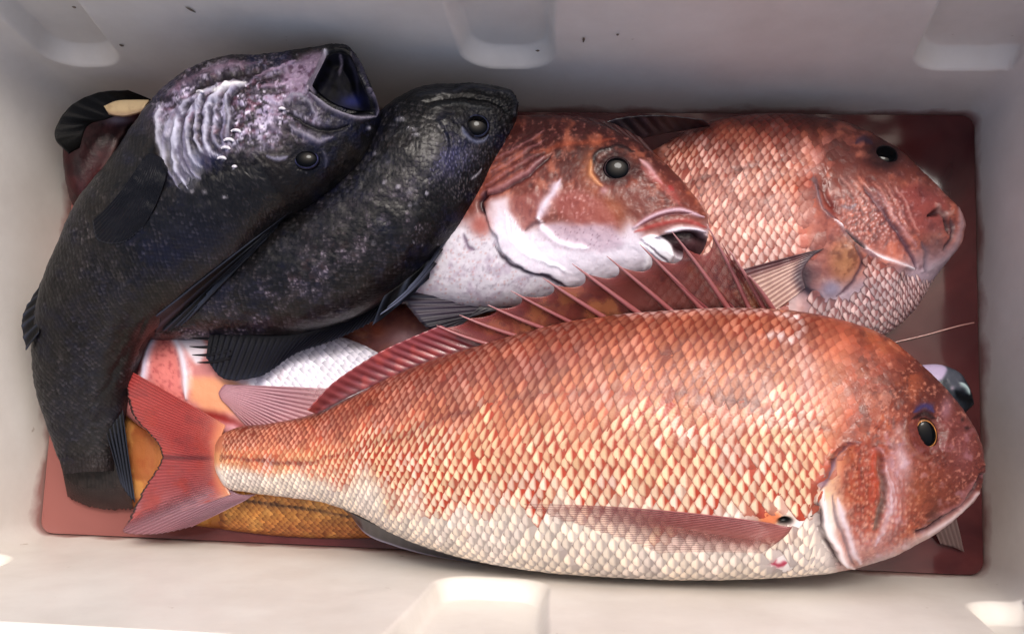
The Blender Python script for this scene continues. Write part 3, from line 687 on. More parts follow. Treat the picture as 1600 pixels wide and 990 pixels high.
# ================================================================== WHITE-CHEEKED BREAM, MIDDLE
PB = [((1108,352),(1108,357)), ((1103,336),(1104,378)), ((1086,310),(1092,400)), ((1050,268),(1052,418)), ((1000,228),(1000,434)), ((940,200),(950,448)), ((870,186),(880,464)),
      ((800,186),(810,478)), ((720,205),(740,482)), ((640,240),(660,472)), ((560,290),(580,480)), ((480,350),(500,500)), ((430,400),(440,480))]
def paint_B(s):
    x, y = s.x, s.y
    s.base((214, 208, 216)); d = y - np.interp(x, [560, 700, 770, 860, 960, 1040, 1105], [330, 345, 330, 352, 362, 360, 350])
    s.mix(sm(26, -20, d + 14 * (fbm(x / 30, y / 30, 2) - .5) * 2), (138, 66, 54)); s.mix(sm(-60, -130, d) * .85, (70, 28, 26))  # dark maroon back, deepened with painted shade between the fish
    s.mottle(24, (196, 110, 80), .48, .75, .7, 4, mask=sm(0, -40, d)); s.mottle(10, (98, 44, 44), .52, .8, .6, 6, mask=sm(0, -30, d)); s.mottle(4.5, (206, 140, 124), .56, .8, .5, 8, mask=sm(10, -20, d))
    s.mottle(15, (190, 172, 190), .5, .75, .6, 14, mask=sm(-10, 25, d)); s.mottle(5, (160, 140, 160), .56, .82, .5, 18, mask=sm(-10, 25, d)); s.specks(7, (206, 120, 110), .3, .35, .35, 12, mask=sm(-10, 10, d))
    s.blob(985, 320, 42, 40, (138, 70, 62), .7, p=3); s.blob(952, 330, 30, 24, (178, 96, 50), .7, rot=.5)
    s.blob(923, 262, 16, 28, (214, 140, 92), .6)
    # cheek speckle
    s.area([(865, 305), (915, 300), (960, 335), (970, 350), (930, 352), (885, 345), (868, 330)], (176, 92, 84), .75, 9)
    s.specks(7, (224, 176, 176), .35, .6, .5, 22, mask=np.exp(-np.hypot((x - 890) / 45, (y - 320) / 35) ** 4), h=.0003)
    W = [(768,317),(792,307),(812,352),(833,365),(860,379),(915,389),(963,372),(984,345),(1008,400),(998,420),(950,434),(929,448),(902,449),(874,434),(826,420),(799,403),(775,365)]
    s.area(W, (222, 214, 226), .85, 13, h=.0006)
    s.area([(845, 350), (905, 350), (965, 356), (975, 378), (930, 392), (870, 382), (848, 368)], (194, 170, 186), .8, 8); s.specks(5, (132, 96, 112), .3, .5, .6, 33, mask=np.exp(-np.hypot((x - 915) / 62, (y - 368) / 20) ** 4))
    s.area([(800, 310), (845, 300), (842, 335), (822, 362), (806, 345)], (168, 92, 84), .8, 6); s.mottle(6, (116, 60, 70), .5, .8, .5, 45, sx=.5, mask=np.exp(-np.hypot((x - 822) / 24, (y - 330) / 30) ** 3))
    s.line([(874, 282), (862, 305), (842, 338)], 9, (222, 214, 232), .85, h=.0006); s.line([(842, 338), (852, 358), (880, 380), (920, 388)], 5, (244, 240, 250), .8, h=.001)
    s.line([(822, 362), (838, 348), (852, 345)], 3, (96, 62, 72), .6, h=-.0006)
    E = [(752, 305), (768, 350), (790, 396), (826, 422), (872, 436), (892, 452), (900, 462)]
    s.step(E, .003, 45, -1); s.line([(774, 385), (800, 412), (830, 426), (872, 440), (898, 454)], 2.6, (70, 52, 66), .8, h=-.001)
    for k in range(7):
        s.line([(792 + 6 * k, 330 + 8 * k), (800 + 9 * k, 375 + 5 * k), (842 + 9 * k, 408 + 3 * k)], 2, (250, 248, 255), .5, h=.0004)
    s.line([(748, 316), (775, 300), (812, 284), (838, 264), (862, 240)], 3, (70, 24, 30), .85, h=-.0012); s.line([(752, 304), (790, 288), (825, 268), (850, 244)], 5, (186, 132, 140), .6, h=.001)  # groove: its dark and its highlight are painted as two lines
    for k in range(7): s.line([(755 + 3 * k, 298 - 10 * k), (800 + 3 * k, 270 - 9 * k), (850, 240 - 7 * k)], 2, (176, 120, 130) if k % 2 else (88, 34, 40), .5, h=.0003)
    s.line([(830, 238), (880, 226), (930, 220), (960, 216)], 5, (184, 84, 50), .5); s.line([(760, 300), (752, 320), (760, 335)], 5, (60, 16, 26), .9, h=-.002)
    # fin root
    s.blob(752, 352, 18, 17, (188, 98, 84), .85, h=.001, p=3); s.line([(722, 365), (730, 388), (742, 392)], 3, (112, 86, 112), .7, h=-.0008)
    # eye socket
    s.blob(961, 262, 37, 26, (70, 26, 26), .95, h=-.0007, p=4); s.line([(925, 262), (930, 240), (960, 230), (990, 236)], 4, (40, 20, 26), .8, h=.0006); s.line([(922, 252), (926, 275), (942, 292)], 4, (226, 152, 96), .8, h=.0008)
    s.line([(998, 250), (1014, 264), (1035, 287)], 5, (216, 170, 176), .85); s.line([(1000, 262), (1030, 284), (1065, 318)], 6, (196, 96, 92), .5)
    s.line([(1046, 292), (1052, 298)], 4, (190, 60, 62), .7); s.blob(944, 298, 7, 7, (200, 156, 166), .7, h=.0008)
    # mouth: upper lip, lower jaw, gape
    s.line([(990, 356), (1015, 340), (1060, 328), (1098, 340)], 4.5, (212, 182, 200), .85, h=.0014, warp=False); s.line([(992, 362), (1030, 350), (1068, 344), (1104, 356)], 4, (192, 72, 66), .8, h=.0004, warp=False)
    s.line([(1000, 352), (1040, 336), (1080, 334)], 2, (120, 50, 60), .6, h=-.0008, warp=False)
    s.line([(1040, 362), (1070, 357), (1102, 362)], 4, (226, 218, 230), .9, h=.0012, warp=False)
    s.area([(1024, 372), (1042, 367), (1098, 367), (1110, 384), (1100, 399), (1062, 402), (1050, 392)], (62, 30, 36), .95, 3, h=-.007, warp=False)
    s.blob(1085, 385, 18, 12, (120, 82, 84), .7, h=.001); s.line([(1106, 366), (1114, 384), (1104, 402)], 3, (190, 160, 158), .7, h=.001)
    s.area([(1002, 372), (1014, 366), (1053, 396), (1046, 409), (1010, 386)], (244, 242, 250), .95, 2.5, h=.002, warp=False); s.line([(1006, 380), (1026, 396), (1044, 411)], 2, (80, 60, 80), .8, h=-.001)
    s.line([(1000, 380), (1010, 400), (1006, 420)], 5, (246, 244, 252), .8, h=.001)
    s.h += .0008 * (fbm(x / 13, y / 13, 61, 5) - .5) * 2
rB = thing('red_bream', 'bream with white gill cover and gaping mouth, in the middle above the front fish', 'fish', centre(PB, .05))
B_ = Body(rB, PB, [.074, .074, .073, .07, .066, .061, .055, .05, .043, .036, .03, .025, .025], .036, paint_B, M_SKIN, step=1.9)
eye(rB, B_, 964, 263, 20, .92, .1, .86, (150, 118, 122), (30, 18, 22), .32)
def col_pelv(s):
    s.base((36, 32, 46)); s.mix(s.ray * .3, (78, 66, 84)); s.mix(sm(.1, 0.02, s.u) * sm(.1, .3, s.v), (176, 162, 184)); s.mix(sm(.3, .1, abs(s.u - .35)) * .4, (120, 100, 120))
fin('pelvic_fin', rB, [(868, 462), (830, 474), (790, 480), (750, 478)], [(612, 450), (640, 482), (665, 510), (706, 522)], .05, .05, 9, col_pelv, M_FINO, amp=.0005, nu=60)
def col_dark(s):
    s.base((46, 38, 44)); s.mix(s.ray * .35, (92, 76, 90)); s.mottle(16, (110, 100, 122), .6, .8, .5, 3)

# ================================================================== BREAM ON THE RIGHT
PC = [((1505,346),(1506,352)), ((1496,326),(1502,378)), ((1474,304),(1480,408)), ((1438,270),(1450,448)), ((1396,232),(1427,484)), ((1340,204),(1386,520)), ((1270,186),(1310,548)),
      ((1180,183),(1210,560)), ((1100,198),(1110,545)), ((1030,232),(1020,510)), ((950,275),(940,470)), ((880,310),(870,430)), ((840,340),(840,390))]
def paint_C(s):
    x, y = s.x, s.y; t = y - np.interp(x, [900, 1030, 1180, 1300, 1400, 1500], [240, 225, 183, 192, 236, 330])
    s.base((190, 98, 80)); s.mix(sm(70, 0, t), (112, 50, 40)); s.mix(sm(100, 210, t) * .8, (214, 152, 138)); s.mix(sm(200, 280, t) * .8, (206, 190, 194))
    s.mottle(30, (226, 122, 84), .48, .72, .6, 3, mask=sm(240, 150, t)); s.mottle(22, (232, 190, 186), .52, .78, .5, 5)
    s.line([(1040, 300), (1069, 289), (1127, 271), (1180, 260), (1228, 252)], 2.4, (84, 36, 36), .8, h=-.0005, taper=False)
    hd = sm(1262, 1300, x + .12 * (y - 300))
    s.mix(hd * .7, (168, 88, 76)); s.mix(hd * sm(330, 240, y) * .7, (104, 48, 42)); s.mottle(16, (226, 132, 104), .5, .8, .6, 13, mask=hd); s.mottle(7, (110, 56, 58), .5, .8, .5, 15, mask=hd)
    s.mix(sm(0, 50, y - (392 + .0 * x) - .25 * (1400 - x)) * hd * .9, (176, 160, 174)); s.mix(sm(1400, 1440, x) * sm(370, 410, y) * .5, (150, 130, 146))
    s.area([(1395, 300), (1440, 290), (1478, 320), (1470, 358), (1440, 362), (1408, 330)], (160, 76, 74), .75, 10); s.mottle(16, (96, 52, 56), .5, .8, .4, 79, mask=sm(1380, 1420, x)); s.mottle(5, (200, 170, 176), .58, .8, .35, 83, mask=sm(1360, 1400, x))
    s.mix(sm(210, 190, y) * .3, (70, 34, 30))
    # belly and cheek scale marks
    for (ax, ay, bx, by, sc, a) in [(1360, 340, 60, 45, 8, .4)]:
        m = np.exp(-np.hypot((x - ax) / bx, (y - ay) / by) ** 4); X = (x * .8 + y * .6) / sc; Y = (-x * .6 + y * .8) / (sc * .8)
        d, i = cell(X, Y, 7); s.mix(m * sm(.38, .62, d) * a, (92, 70, 86)); s.mix(m * sm(.3, .1, d) * .6, (236, 220, 228)); s.h += m * .0006 * sm(.6, .1, d)
    # gill slit and flaps
    s.step([(1270, 272), (1276, 306), (1290, 337), (1310, 356), (1345, 388), (1380, 404), (1428, 420)], .007, 42, 1)
    s.line([(1271, 276), (1276, 306), (1290, 334), (1304, 348)], 5.5, (122, 112, 128), .9, h=.0006); s.line([(1282, 282), (1290, 306), (1300, 322)], 5, (130, 60, 54), .8, h=-.0012)
    s.blob(1304, 322, 10, 16, (128, 34, 28), .85, h=-.0012, rot=-.3); s.line([(1312, 322), (1330, 326), (1340, 320)], 3, (120, 100, 120), .7)
    s.line([(1300, 346), (1325, 366), (1347, 384), (1368, 398), (1395, 408), (1428, 420)], 4, (228, 222, 232), .95, h=.0012, warp=False); s.line([(1314, 358), (1334, 374), (1352, 388)], 3.4, (38, 22, 32), .95, h=-.0028, warp=False)
    s.line([(1306, 362), (1335, 386), (1370, 404)], 3, (120, 90, 110), .6, h=-.001)
    s.line([(1350, 292), (1372, 320), (1395, 352), (1420, 388), (1430, 421)], 3.6, (96, 62, 80), .85, h=-.0016); s.line([(1362, 292), (1384, 320), (1408, 352), (1432, 386)], 4, (196, 150, 160), .5, h=.0008)
    for k in range(12):
        a0 = 1300 + 9 * k; s.line([(a0, 268 + 2 * k), (a0 + 20, 292 + 3 * k), (a0 + 38, 318 + 4 * k)], 2, (230, 178, 166) if k % 2 else (120, 66, 64), .4, h=.0002)
    # mouth
    s.line([(1452, 336), (1468, 330), (1480, 345), (1484, 366)], 4, (64, 30, 36), .9, h=-.003); s.line([(1462, 318), (1478, 336), (1490, 330)], 3.5, (190, 150, 140), .6, h=.0008)
    s.line([(1498, 326), (1503, 350), (1492, 384), (1466, 412), (1440, 424)], 6, (176, 160, 172), .6, h=.0008); s.line([(1440, 378), (1450, 400), (1446, 424)], 4, (112, 96, 112), .7, h=-.001)
    s.blob(1462, 380, 20, 24, (120, 92, 96), .6); s.line([(1486, 340), (1490, 362), (1474, 392)], 3, (70, 50, 62), .7, h=-.0012)
    # fin root
    s.blob(1316, 408, 24, 31, (182, 124, 82), .9, h=.002, p=3); s.mottle(9, (130, 74, 54), .5, .75, .8, 77, mask=np.exp(-np.hypot((x - 1316) / 26, (y - 408) / 32) ** 4)); s.blob(1308, 402, 5, 6, (120, 60, 44), .6); s.blob(1296, 450, 16, 13, (140, 138, 166), .8, h=.0008, p=3); s.blob(1276, 428, 16, 20, (134, 90, 92), .8)
    s.line([(1330, 382), (1342, 408), (1332, 438), (1306, 462)], 3, (90, 60, 76), .7, h=-.001); s.blob(1250, 432, 20, 26, (46, 28, 44), .8, p=3); s.line([(1240, 424), (1262, 452), (1290, 466)], 6, (40, 28, 50), .8)
    s.line([(1240, 381), (1260, 386), (1284, 386)], 2, (100, 50, 56), .8, h=-.0008)
    s.blob(1382, 240, 30, 26, (40, 26, 34), .75, h=-.002, p=3); s.line([(1335, 222), (1348, 216), (1362, 224)], 5, (60, 52, 84), .7)
    s.h += .0007 * (fbm(x / 13, y / 13, 71, 5) - .5) * 2
rC = thing('red_bream', 'red bream in the upper right, head against the corner, orange pectoral fin root showing', 'fish', centre(PC, .04))
C_ = Body(rC, PC, .022, .038, paint_C, M_SKIN, step=1.9)
def tint_C(c, a, b, cx, cy, r):
    c_in = c.copy()
    def mx(c, m, k): m = np.clip(m + 0 * a, 0, 1)[..., None]; return c * (1 - m) + np.array(k, float) * m
    low = sm(330, 420, cy); ab = np.abs(b); core = ((a > .6) & (a < .95) & (ab < .6)) * 1.; seam = ((a < .6) | (ab > .6)) * 1.; tipv = (a > .95) * 1.
    c = mx(c, core * (.4 + .4 * r) * sm(190, 260, cy), (240, 196, 178)); c = mx(c, seam * .5, (156, 54, 38)); c = mx(c, tipv * .7, (84, 34, 32)); c = mx(c, ((b > .6) & (a > .5)) * .5, (96, 38, 34)); c = mx(c, low * .3 * core, (226, 208, 212))
    f = np.maximum(sm(1300, 1210, cx), .8 * sm(360, 410, cy)) + 0 * a; c = mx(c, ((a > .95) | (ab > .9)) * sm(360, 420, cy) * sm(1260, 1300, cx) * .5, (84, 70, 80)); c = c * f[..., None] + c_in * (1 - f[..., None])
    return np.clip(c * (.88 + .2 * r)[..., None], 0, 255)
sizeC = lambda u: (np.interp(u, [0, .2, .3, .5, 1], [8, 9, 11.5, 14, 12]), np.interp(u, [0, .2, .3, .5, 1], [11, 12, 16, 21, 16]))
scales(C_, sizeC, lambda x, y: (x + .2 * (y - 300) + 30 * (noise(x / 14, y / 14, 3) - .5) < np.where(y < 290, 1300, 1266)) & ~(np.hypot((x - 1250) / 34, (y - 430) / 34) < 1) & (x > 1000) | ((y > np.interp(x, [1290, 1345, 1428, 1470], [372, 402, 436, 440])) & (x > 1262) & ~(np.hypot((x - 1304) / 46, (y - 424) / 50) < 1)), tint_C, u0=.05, u1=.75, lift=.0008)
eye(rC, C_, 1384, 242, 19, .9, .2, .85, (60, 52, 62), (22, 20, 26))
def col_pecC(s):
    s.base((206, 168, 150)); s.mix(s.ray * .4, (236, 214, 200)); s.mix((1 - s.ray) * .45, (126, 84, 92)); s.mix(sm(.32, .0, s.u) * .9, (92, 36, 48)); s.mix(sm(.25, .05, s.v) * .7, (60, 36, 52))
fin('pectoral_fin', rC, [(1288, 388), (1268, 402), (1254, 425), (1258, 450)], [(1150, 424), (1140, 450), (1160, 478), (1200, 492)], -1, -1, 11, col_pecC, M_FINO, nu=60, nv=40, amp=.0006, drape=[C_], lift=.0015)
fin('dorsal_fin', rC, [(960, 232), (1010, 214), (1060, 204), (1110, 196)], [(925, 196), (970, 184), (1030, 180), (1096, 186)], .04, .055, 9, col_dark, M_FINO, amp=.0007)
def col_scrap(s):
    s.base((84, 36, 34)); s.mix(s.ray * .3, (140, 70, 60)); s.mottle(20, (50, 22, 24), .5, .8, .6, 2)
fin('dorsal_fin', rB, [(1035, 256), (990, 222), (930, 197), (860, 187)], [(1000, 214), (950, 190), (880, 180), (820, 180)], .06, .055, 9, col_scrap, M_FINO, amp=.0007)

# ================================================================== PALE-BELLIED BREAM UNDER THE BLACK FISH (left)
PD = [((150,588),(150,596)), ((175,556),(180,632)), ((220,524),(230,672)), ((280,505),(300,705)), ((360,500),(380,735)), ((450,508),(470,755)), ((530,526),(550,765)), ((606,550),(620,765)),
      ((700,592),(700,755)), ((800,630),(800,740)), ((900,660),(900,715)), ((940,680),(940,700))]
def paint_D(s):
    x, y = s.x, s.y
    s.base((216, 212, 226)); s.mix(sm(600, 640, y + .15 * (x - 450)) * .8, (232, 176, 160)); s.mix(sm(400, 340, x) * .9, (206, 120, 116)); s.mottle(20, (224, 150, 140), .5, .75, .5, 3, mask=sm(520, 400, x))
    s.area([(236, 530), (262, 520), (288, 545), (292, 600), (280, 640), (250, 620), (232, 575)], (232, 128, 120), .85, 7); s.mottle(5, (176, 70, 78), .5, .75, .5, 8, mask=sm(310, 290, x))
    s.line([(246, 520), (232, 548), (226, 580), (224, 606)], 6, (206, 200, 222), .95, h=.002, warp=False); s.line([(228, 520), (216, 555), (214, 590)], 5, (120, 50, 62), .8, h=-.001)
    s.line([(262, 512), (280, 540), (290, 580), (292, 622)], 7, (216, 212, 226), .95, h=.0022, warp=False); s.area([(262, 508), (300, 508), (320, 540), (305, 570), (290, 545)], (226, 222, 232), .9, 5)
    s.area([(300, 590), (330, 590), (380, 612), (372, 640), (320, 640), (300, 620)], (232, 160, 108), .8, 8); s.blob(310, 648, 30, 10, (196, 96, 80), .6)
    s.line([(300, 640), (330, 650), (370, 664), (420, 690)], 7, (168, 42, 40), .8, h=-.001); s.blob(362, 668, 16, 8, (214, 160, 176), .7); s.blob(392, 678, 12, 6, (206, 150, 160), .6)
    s.h += .0004 * (fbm(x / 10, y / 10, 81, 4) - .5) * 2
rD = thing('red_bream', 'pale-bellied bream at the lower left, pressed under the black fish and the front tail', 'fish', centre(PD, .01))
D_ = Body(rD, PD, [.0, .006, .01, .012, .012, .01, .008, .004, 0, 0, 0, 0], .026, paint_D, M_SKIN, step=2.)
def tint_D(c, a, b, cx, cy, r):
    def mx(c, m, k): m = np.clip(m + 0 * a, 0, 1)[..., None]; return c * (1 - m) + np.array(k, float) * m
    c = mx(c, .6 * sm(.5, .8, a), (240, 238, 248)); c = mx(c, .45 * sm(.7, .3, a), (140, 136, 164)); return np.clip(c * (.92 + .14 * r)[..., None], 0, 255)
scales(D_, lambda u: (14., 16.), lambda x, y: (x > 410) & (x < 640) & (y + .4 * (x - 400) > 560 - 60) & (y < 672), tint_D, u0=.2, u1=.75, nmax=200, lift=.0006)
def col_pD(s):
    s.base((186, 124, 132)); s.mix(s.ray * .4, (206, 176, 190)); s.mix((1 - s.ray) * .4, (116, 62, 82)); s.al = .92 - .5 * sm(.45, .05, s.u) * sm(.4, 1, s.v); s.mix(sm(.4, 1, s.u) * .5, (160, 90, 96)); s.mix(sm(.5, 1, s.v) * .4, (214, 140, 140))
fin('pectoral_fin', rD, [(352, 600), (346, 606), (342, 614), (346, 624)], [(512, 606), (510, 640), (470, 676), (410, 690)], -1, -1, 16, col_pD, M_PEC, nu=90, nv=36, amp=.0005, drape=[D_], lift=.0018)

# ================================================================== BROWN BREAM BENEATH, SEEN THROUGH THE SPINES
PH = [((1300,470),(1300,480)), ((1250,425),(1250,560)), ((1150,398),(1150,600)), ((1050,388),(1050,620)), ((900,400),(900,640)), ((780,440),(780,640)), ((680,468),(680,620)), ((600,480),(620,590)), ((548,500),(570,555)), ((535,520),(540,540))]
def paint_H(s):
    x, y = s.x, s.y
    s.base((150, 84, 60)); s.mottle(26, (214, 152, 84), .45, .7, .8, 3); s.mottle(14, (86, 44, 40), .5, .75, .6, 5); s.mix(sm(740, 660, x) * .6, (128, 70, 66)); s.blob(635, 528, 40, 18, (158, 124, 134), .8); s.blob(590, 516, 12, 12, (178, 84, 50), .6)
    s.h += .0006 * (fbm(x / 12, y / 12, 91, 4) - .5) * 2
rH = thing('red_bream', 'brown-orange bream beneath the others, only glimpsed behind the raised dorsal spines', 'fish', centre(PH, .01))
H_ = Body(rH, PH, .006, .022, paint_H, M_SKIN, step=2.6)

# ================================================================== GOLDEN BREAM UNDER THE FRONT TAIL
PE = [((148,688),(148,696)), ((162,652),(168,736)), ((188,636),(206,790)), ((250,634),(275,815)), ((330,650),(350,826)), ((430,672),(440,836)), ((520,690),(530,840)), ((600,704),(600,838)), ((680,724),(680,830)), ((760,750),(760,815)), ((800,776),(800,784))]
def paint_E(s):
    x, y = s.x, s.y
    s.base((200, 132, 54)); s.mix(sm(800, 832, y) * .6, (140, 66, 44)); s.mix(sm(300, 230, x) * .8, (176, 100, 56)); s.mottle(16, (178, 92, 50), .5, .75, .6, 4, mask=sm(320, 250, x)); s.mottle(20, (232, 178, 90), .5, .7, .5, 6)
    s.line([(380, 782), (430, 788), (490, 796), (545, 806)], 2., (60, 36, 24), .9, h=-.0004, taper=False, warp=False)
    s.line([(160, 655), (172, 660), (182, 652), (180, 668), (168, 668)], 4, (170, 112, 110), .7, h=.001); s.line([(160, 680), (190, 720), (205, 760)], 8, (92, 46, 40), .5)
    s.h += .0006 * (fbm(x / 10, y / 10, 96, 4) - .5) * 2
rE = thing('red_bream', 'golden bream lowest in the box, showing below the big front tail fin', 'fish', centre(PE, .0))
E_ = Body(rE, PE, [-.012, -.012, -.01, -.006, .0, 0, 0, 0, 0, 0, 0], .020, paint_E, M_SKIN, step=2.2)
def tint_E(c, a, b, cx, cy, r):
    def mx(c, m, k): m = np.clip(m + 0 * a, 0, 1)[..., None]; return c * (1 - m) + np.array(k, float) * m
    c = mx(c, .4 * sm(.5, .8, a), (214, 152, 74)); c = mx(c, .6 * sm(.7, .3, a), (128, 62, 28)); return np.clip(c * (.9 + .2 * r)[..., None], 0, 255)
scales(E_, lambda u: (10., 11.), lambda x, y: (x > 350) & (x < 600) & (y > 768), tint_E, u0=.2, u1=.8, nmax=120, lift=.0005)

# ================================================================== BLACK FISH BEHIND (centre-left)
PG = [((809,164),(809,169)), ((801,146),(806,190)), ((772,137),(794,226)), ((720,136),(775,266)), ((660,142),(757,302)), ((610,170),(735,336)), ((560,225),(706,372)),
      ((500,280),(665,412)), ((440,325),(618,452)), ((380,370),(560,492)), ((320,415),(490,516)), ((270,455),(420,524)), ((235,490),(350,526)), ((205,515),(290,530)), ((190,525),(240,530))]
def dark_skin(s, seed, brown=.6):
    x, y = s.x, s.y
    s.base((38, 36, 41)); s.mottle(70, (66, 54, 44), .42, .62, brown, seed); s.mottle(50, (26, 34, 92), .45, .66, .9, seed + 3); s.mottle(9, (14, 14, 19), .45, .68, .7, seed + 5)
    s.mottle(4, (78, 72, 82), .56, .8, .55, seed + 7); s.mottle(11, (70, 62, 66), .56, .76, .5, seed + 8)
    patch = sm(.42, .62, fbm(x / 60, y / 60, seed + 11))
    s.specks(4.2, (176, 162, 160), .42, .5, .75, seed + 9, h=.0003, mask=patch); s.specks(3.4, (150, 140, 150), .4, .35, .6, seed + 19, h=.0002, mask=.5 + .5 * patch); s.specks(26., (190, 188, 200), .09, .16, .8, seed + 13, h=.0003)
    d, i = cell(x / 5.5, y / 5.5, seed); s.h += .00035 * sm(.6, .1, d)
    s.h += .0012 * (fbm(x / 26, y / 26, seed + 15, 3) - .5) * 2; s.c = s.c * .68
def paint_G(s):
    x, y = s.x, s.y; dark_skin(s, 101, .3)
    band = np.exp(-((y - (560 - .72 * (x - 300)) + 0) / 60) ** 2); m = sm(.4, .6, fbm(x / 20, y / 20, 7)) * band * sm(720, 640, x)
    s.mix(m * .4, (120, 102, 122)); s.specks(4.5, (232, 214, 234), .42, .5, .75, 131, h=.0003, mask=m); s.mottle(12, (98, 56, 44), .5, .75, .6, 141, mask=band * sm(600, 500, x) * sm(470, 400, y))
    s.blob(700, 250, 45, 26, (66, 66, 112), .7, rot=-.5); s.specks(5, (150, 146, 190), .35, .5, .6, 133, mask=np.exp(-np.hypot((x - 700) / 50, (y - 250) / 30) ** 2))
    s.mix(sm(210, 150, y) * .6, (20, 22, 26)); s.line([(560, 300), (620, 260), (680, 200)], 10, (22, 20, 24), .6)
    s.line([(648, 150), (700, 142), (760, 140), (800, 152), (804, 180)], 4, (66, 70, 86), .6, h=.0012); s.line([(660, 158), (720, 152), (770, 160), (798, 178)], 3.5, (10, 10, 14), .8, h=-.0016); s.line([(670, 168), (730, 164), (768, 172)], 3, (70, 78, 80), .5, h=.0008)
    s.blob(744, 196, 26, 22, (22, 22, 34), .85, h=-.0015, p=3); s.line([(722, 200), (730, 216), (750, 220), (764, 208)], 3, (116, 122, 148), .8, h=.0008)
    for k in (0, 2, 3): s.line([(618 + 8 * k, 184 + 9 * k), (626 + 8 * k, 183 + 9 * k), (634 + 7 * k, 188 + 8 * k)], 2.2, (190, 188, 196), .85, h=.0008)
    s.line([(736, 280), (744, 272), (752, 262)], 1.6, (190, 186, 196), .8)
    for (ax, ay) in [(578, 200), (586, 240), (606, 256), (600, 286), (640, 300), (622, 292), (584, 380), (666, 302), (640, 322), (650, 318)]: s.blob(ax, ay, 3.4, 3, (206, 202, 216), .9, h=.0005)
    s.step([(655, 300), (690, 262), (700, 215), (680, 180)], .0018, 26, 1); s.line([(590, 330), (640, 300), (690, 270)], 2, (120, 116, 140), .35)
rG = thing('black_fish', 'black fish with its snout at the far wall, lying beside the open-mouthed black fish', 'fish', centre(PG, .07))
G_ = Body(rG, PG, [.07] * 7 + [.067, .062, .056, .05, .045, .04, .035, .03], .036, paint_G, M_BLACK, step=1.9)
def tint_black(c, a, b, cx, cy, r):
    e = ((a > .95) | (np.abs(b) > .9)) + 0 * r; k = ((a > .6) & (a < .95) & (np.abs(b) < .6)) * (.25 + 1.1 * (r > .7) * noise(cx / 24, cy / 24, 8)) + 0 * r
    c = c * (1 - .45 * e)[..., None]; k = np.clip(k, 0, 1)[..., None] * .36; c = c * .8; return c * (1 - k) + np.array((128, 120, 124.)) * k
scales(G_, lambda u: (9., 10.), lambda x, y: (x < 690 - .3 * (y - 200)) & (x > 230), tint_black, nmax=0, u0=.2, u1=.9, lift=.0006, m=M_BSCALE)
eye(rG, G_, 745, 197, 20, .95, 0, .8, (60, 66, 96), (26, 26, 36), .4)
def col_black(s):
    s.base((20, 21, 34)); s.mix(s.ray * .4, (52, 54, 84)); s.mix(sm(.3, 0, s.v) * .5, (22, 20, 24)); s.mottle(30, (20, 22, 30), .5, .8, .6, 6); s.mix(sm(.8, 1, s.v) * .3, (70, 84, 104))
fin('anal_fin', rG, [(330, 505), (400, 522), (470, 520), (540, 498), (600, 458), (640, 430)], [(322, 560), (345, 590), (400, 590), (462, 552), (520, 532), (592, 498)], .05, .046, 34, col_black, M_BFIN, nu=270, nv=34, amp=.0005, fray=.03)
def col_fray(s): s.base((26, 26, 34)); s.mix(s.ray * .3, (66, 66, 86))
for k, (ty, tx, l) in enumerate([(513, 300, 1), (527, 297, 1), (541, 296, 1), (554, 300, 1), (566, 308, 1)]):
    spine(rG, (362, 514 + 11 * k), (tx, ty), .047, .046, .0015, (28, 28, 38), .05, m=M_BFIN, name='fin_ray')
def col_fold(s):
    s.base((16, 17, 22)); s.mix(s.ray ** 3 * .6, (84, 96, 122)); s.mix((1 - s.ray) * .5, (8, 8, 12)); s.mix(sm(.6, 1, s.v) * .3, (110, 120, 150))
# folded dorsal fin along the lower edge
fin('dorsal_fin', rG, [(756, 300), (700, 372), (650, 424), (600, 462)], [(742, 330), (700, 398), (652, 452), (582, 508)], .068, .06, 5, col_fold, M_BFIN, nu=60, nv=18, amp=.0012)
for k in range(6):
    spine(rG, (730 - 10 * k, 300 + 22 * k), (668 - 16 * k, 425 + 14 * k), .078 - .001 * k, .062, .0011, (40, 42, 58), .05, tipcol=(130, 138, 165), name='fin_ray')

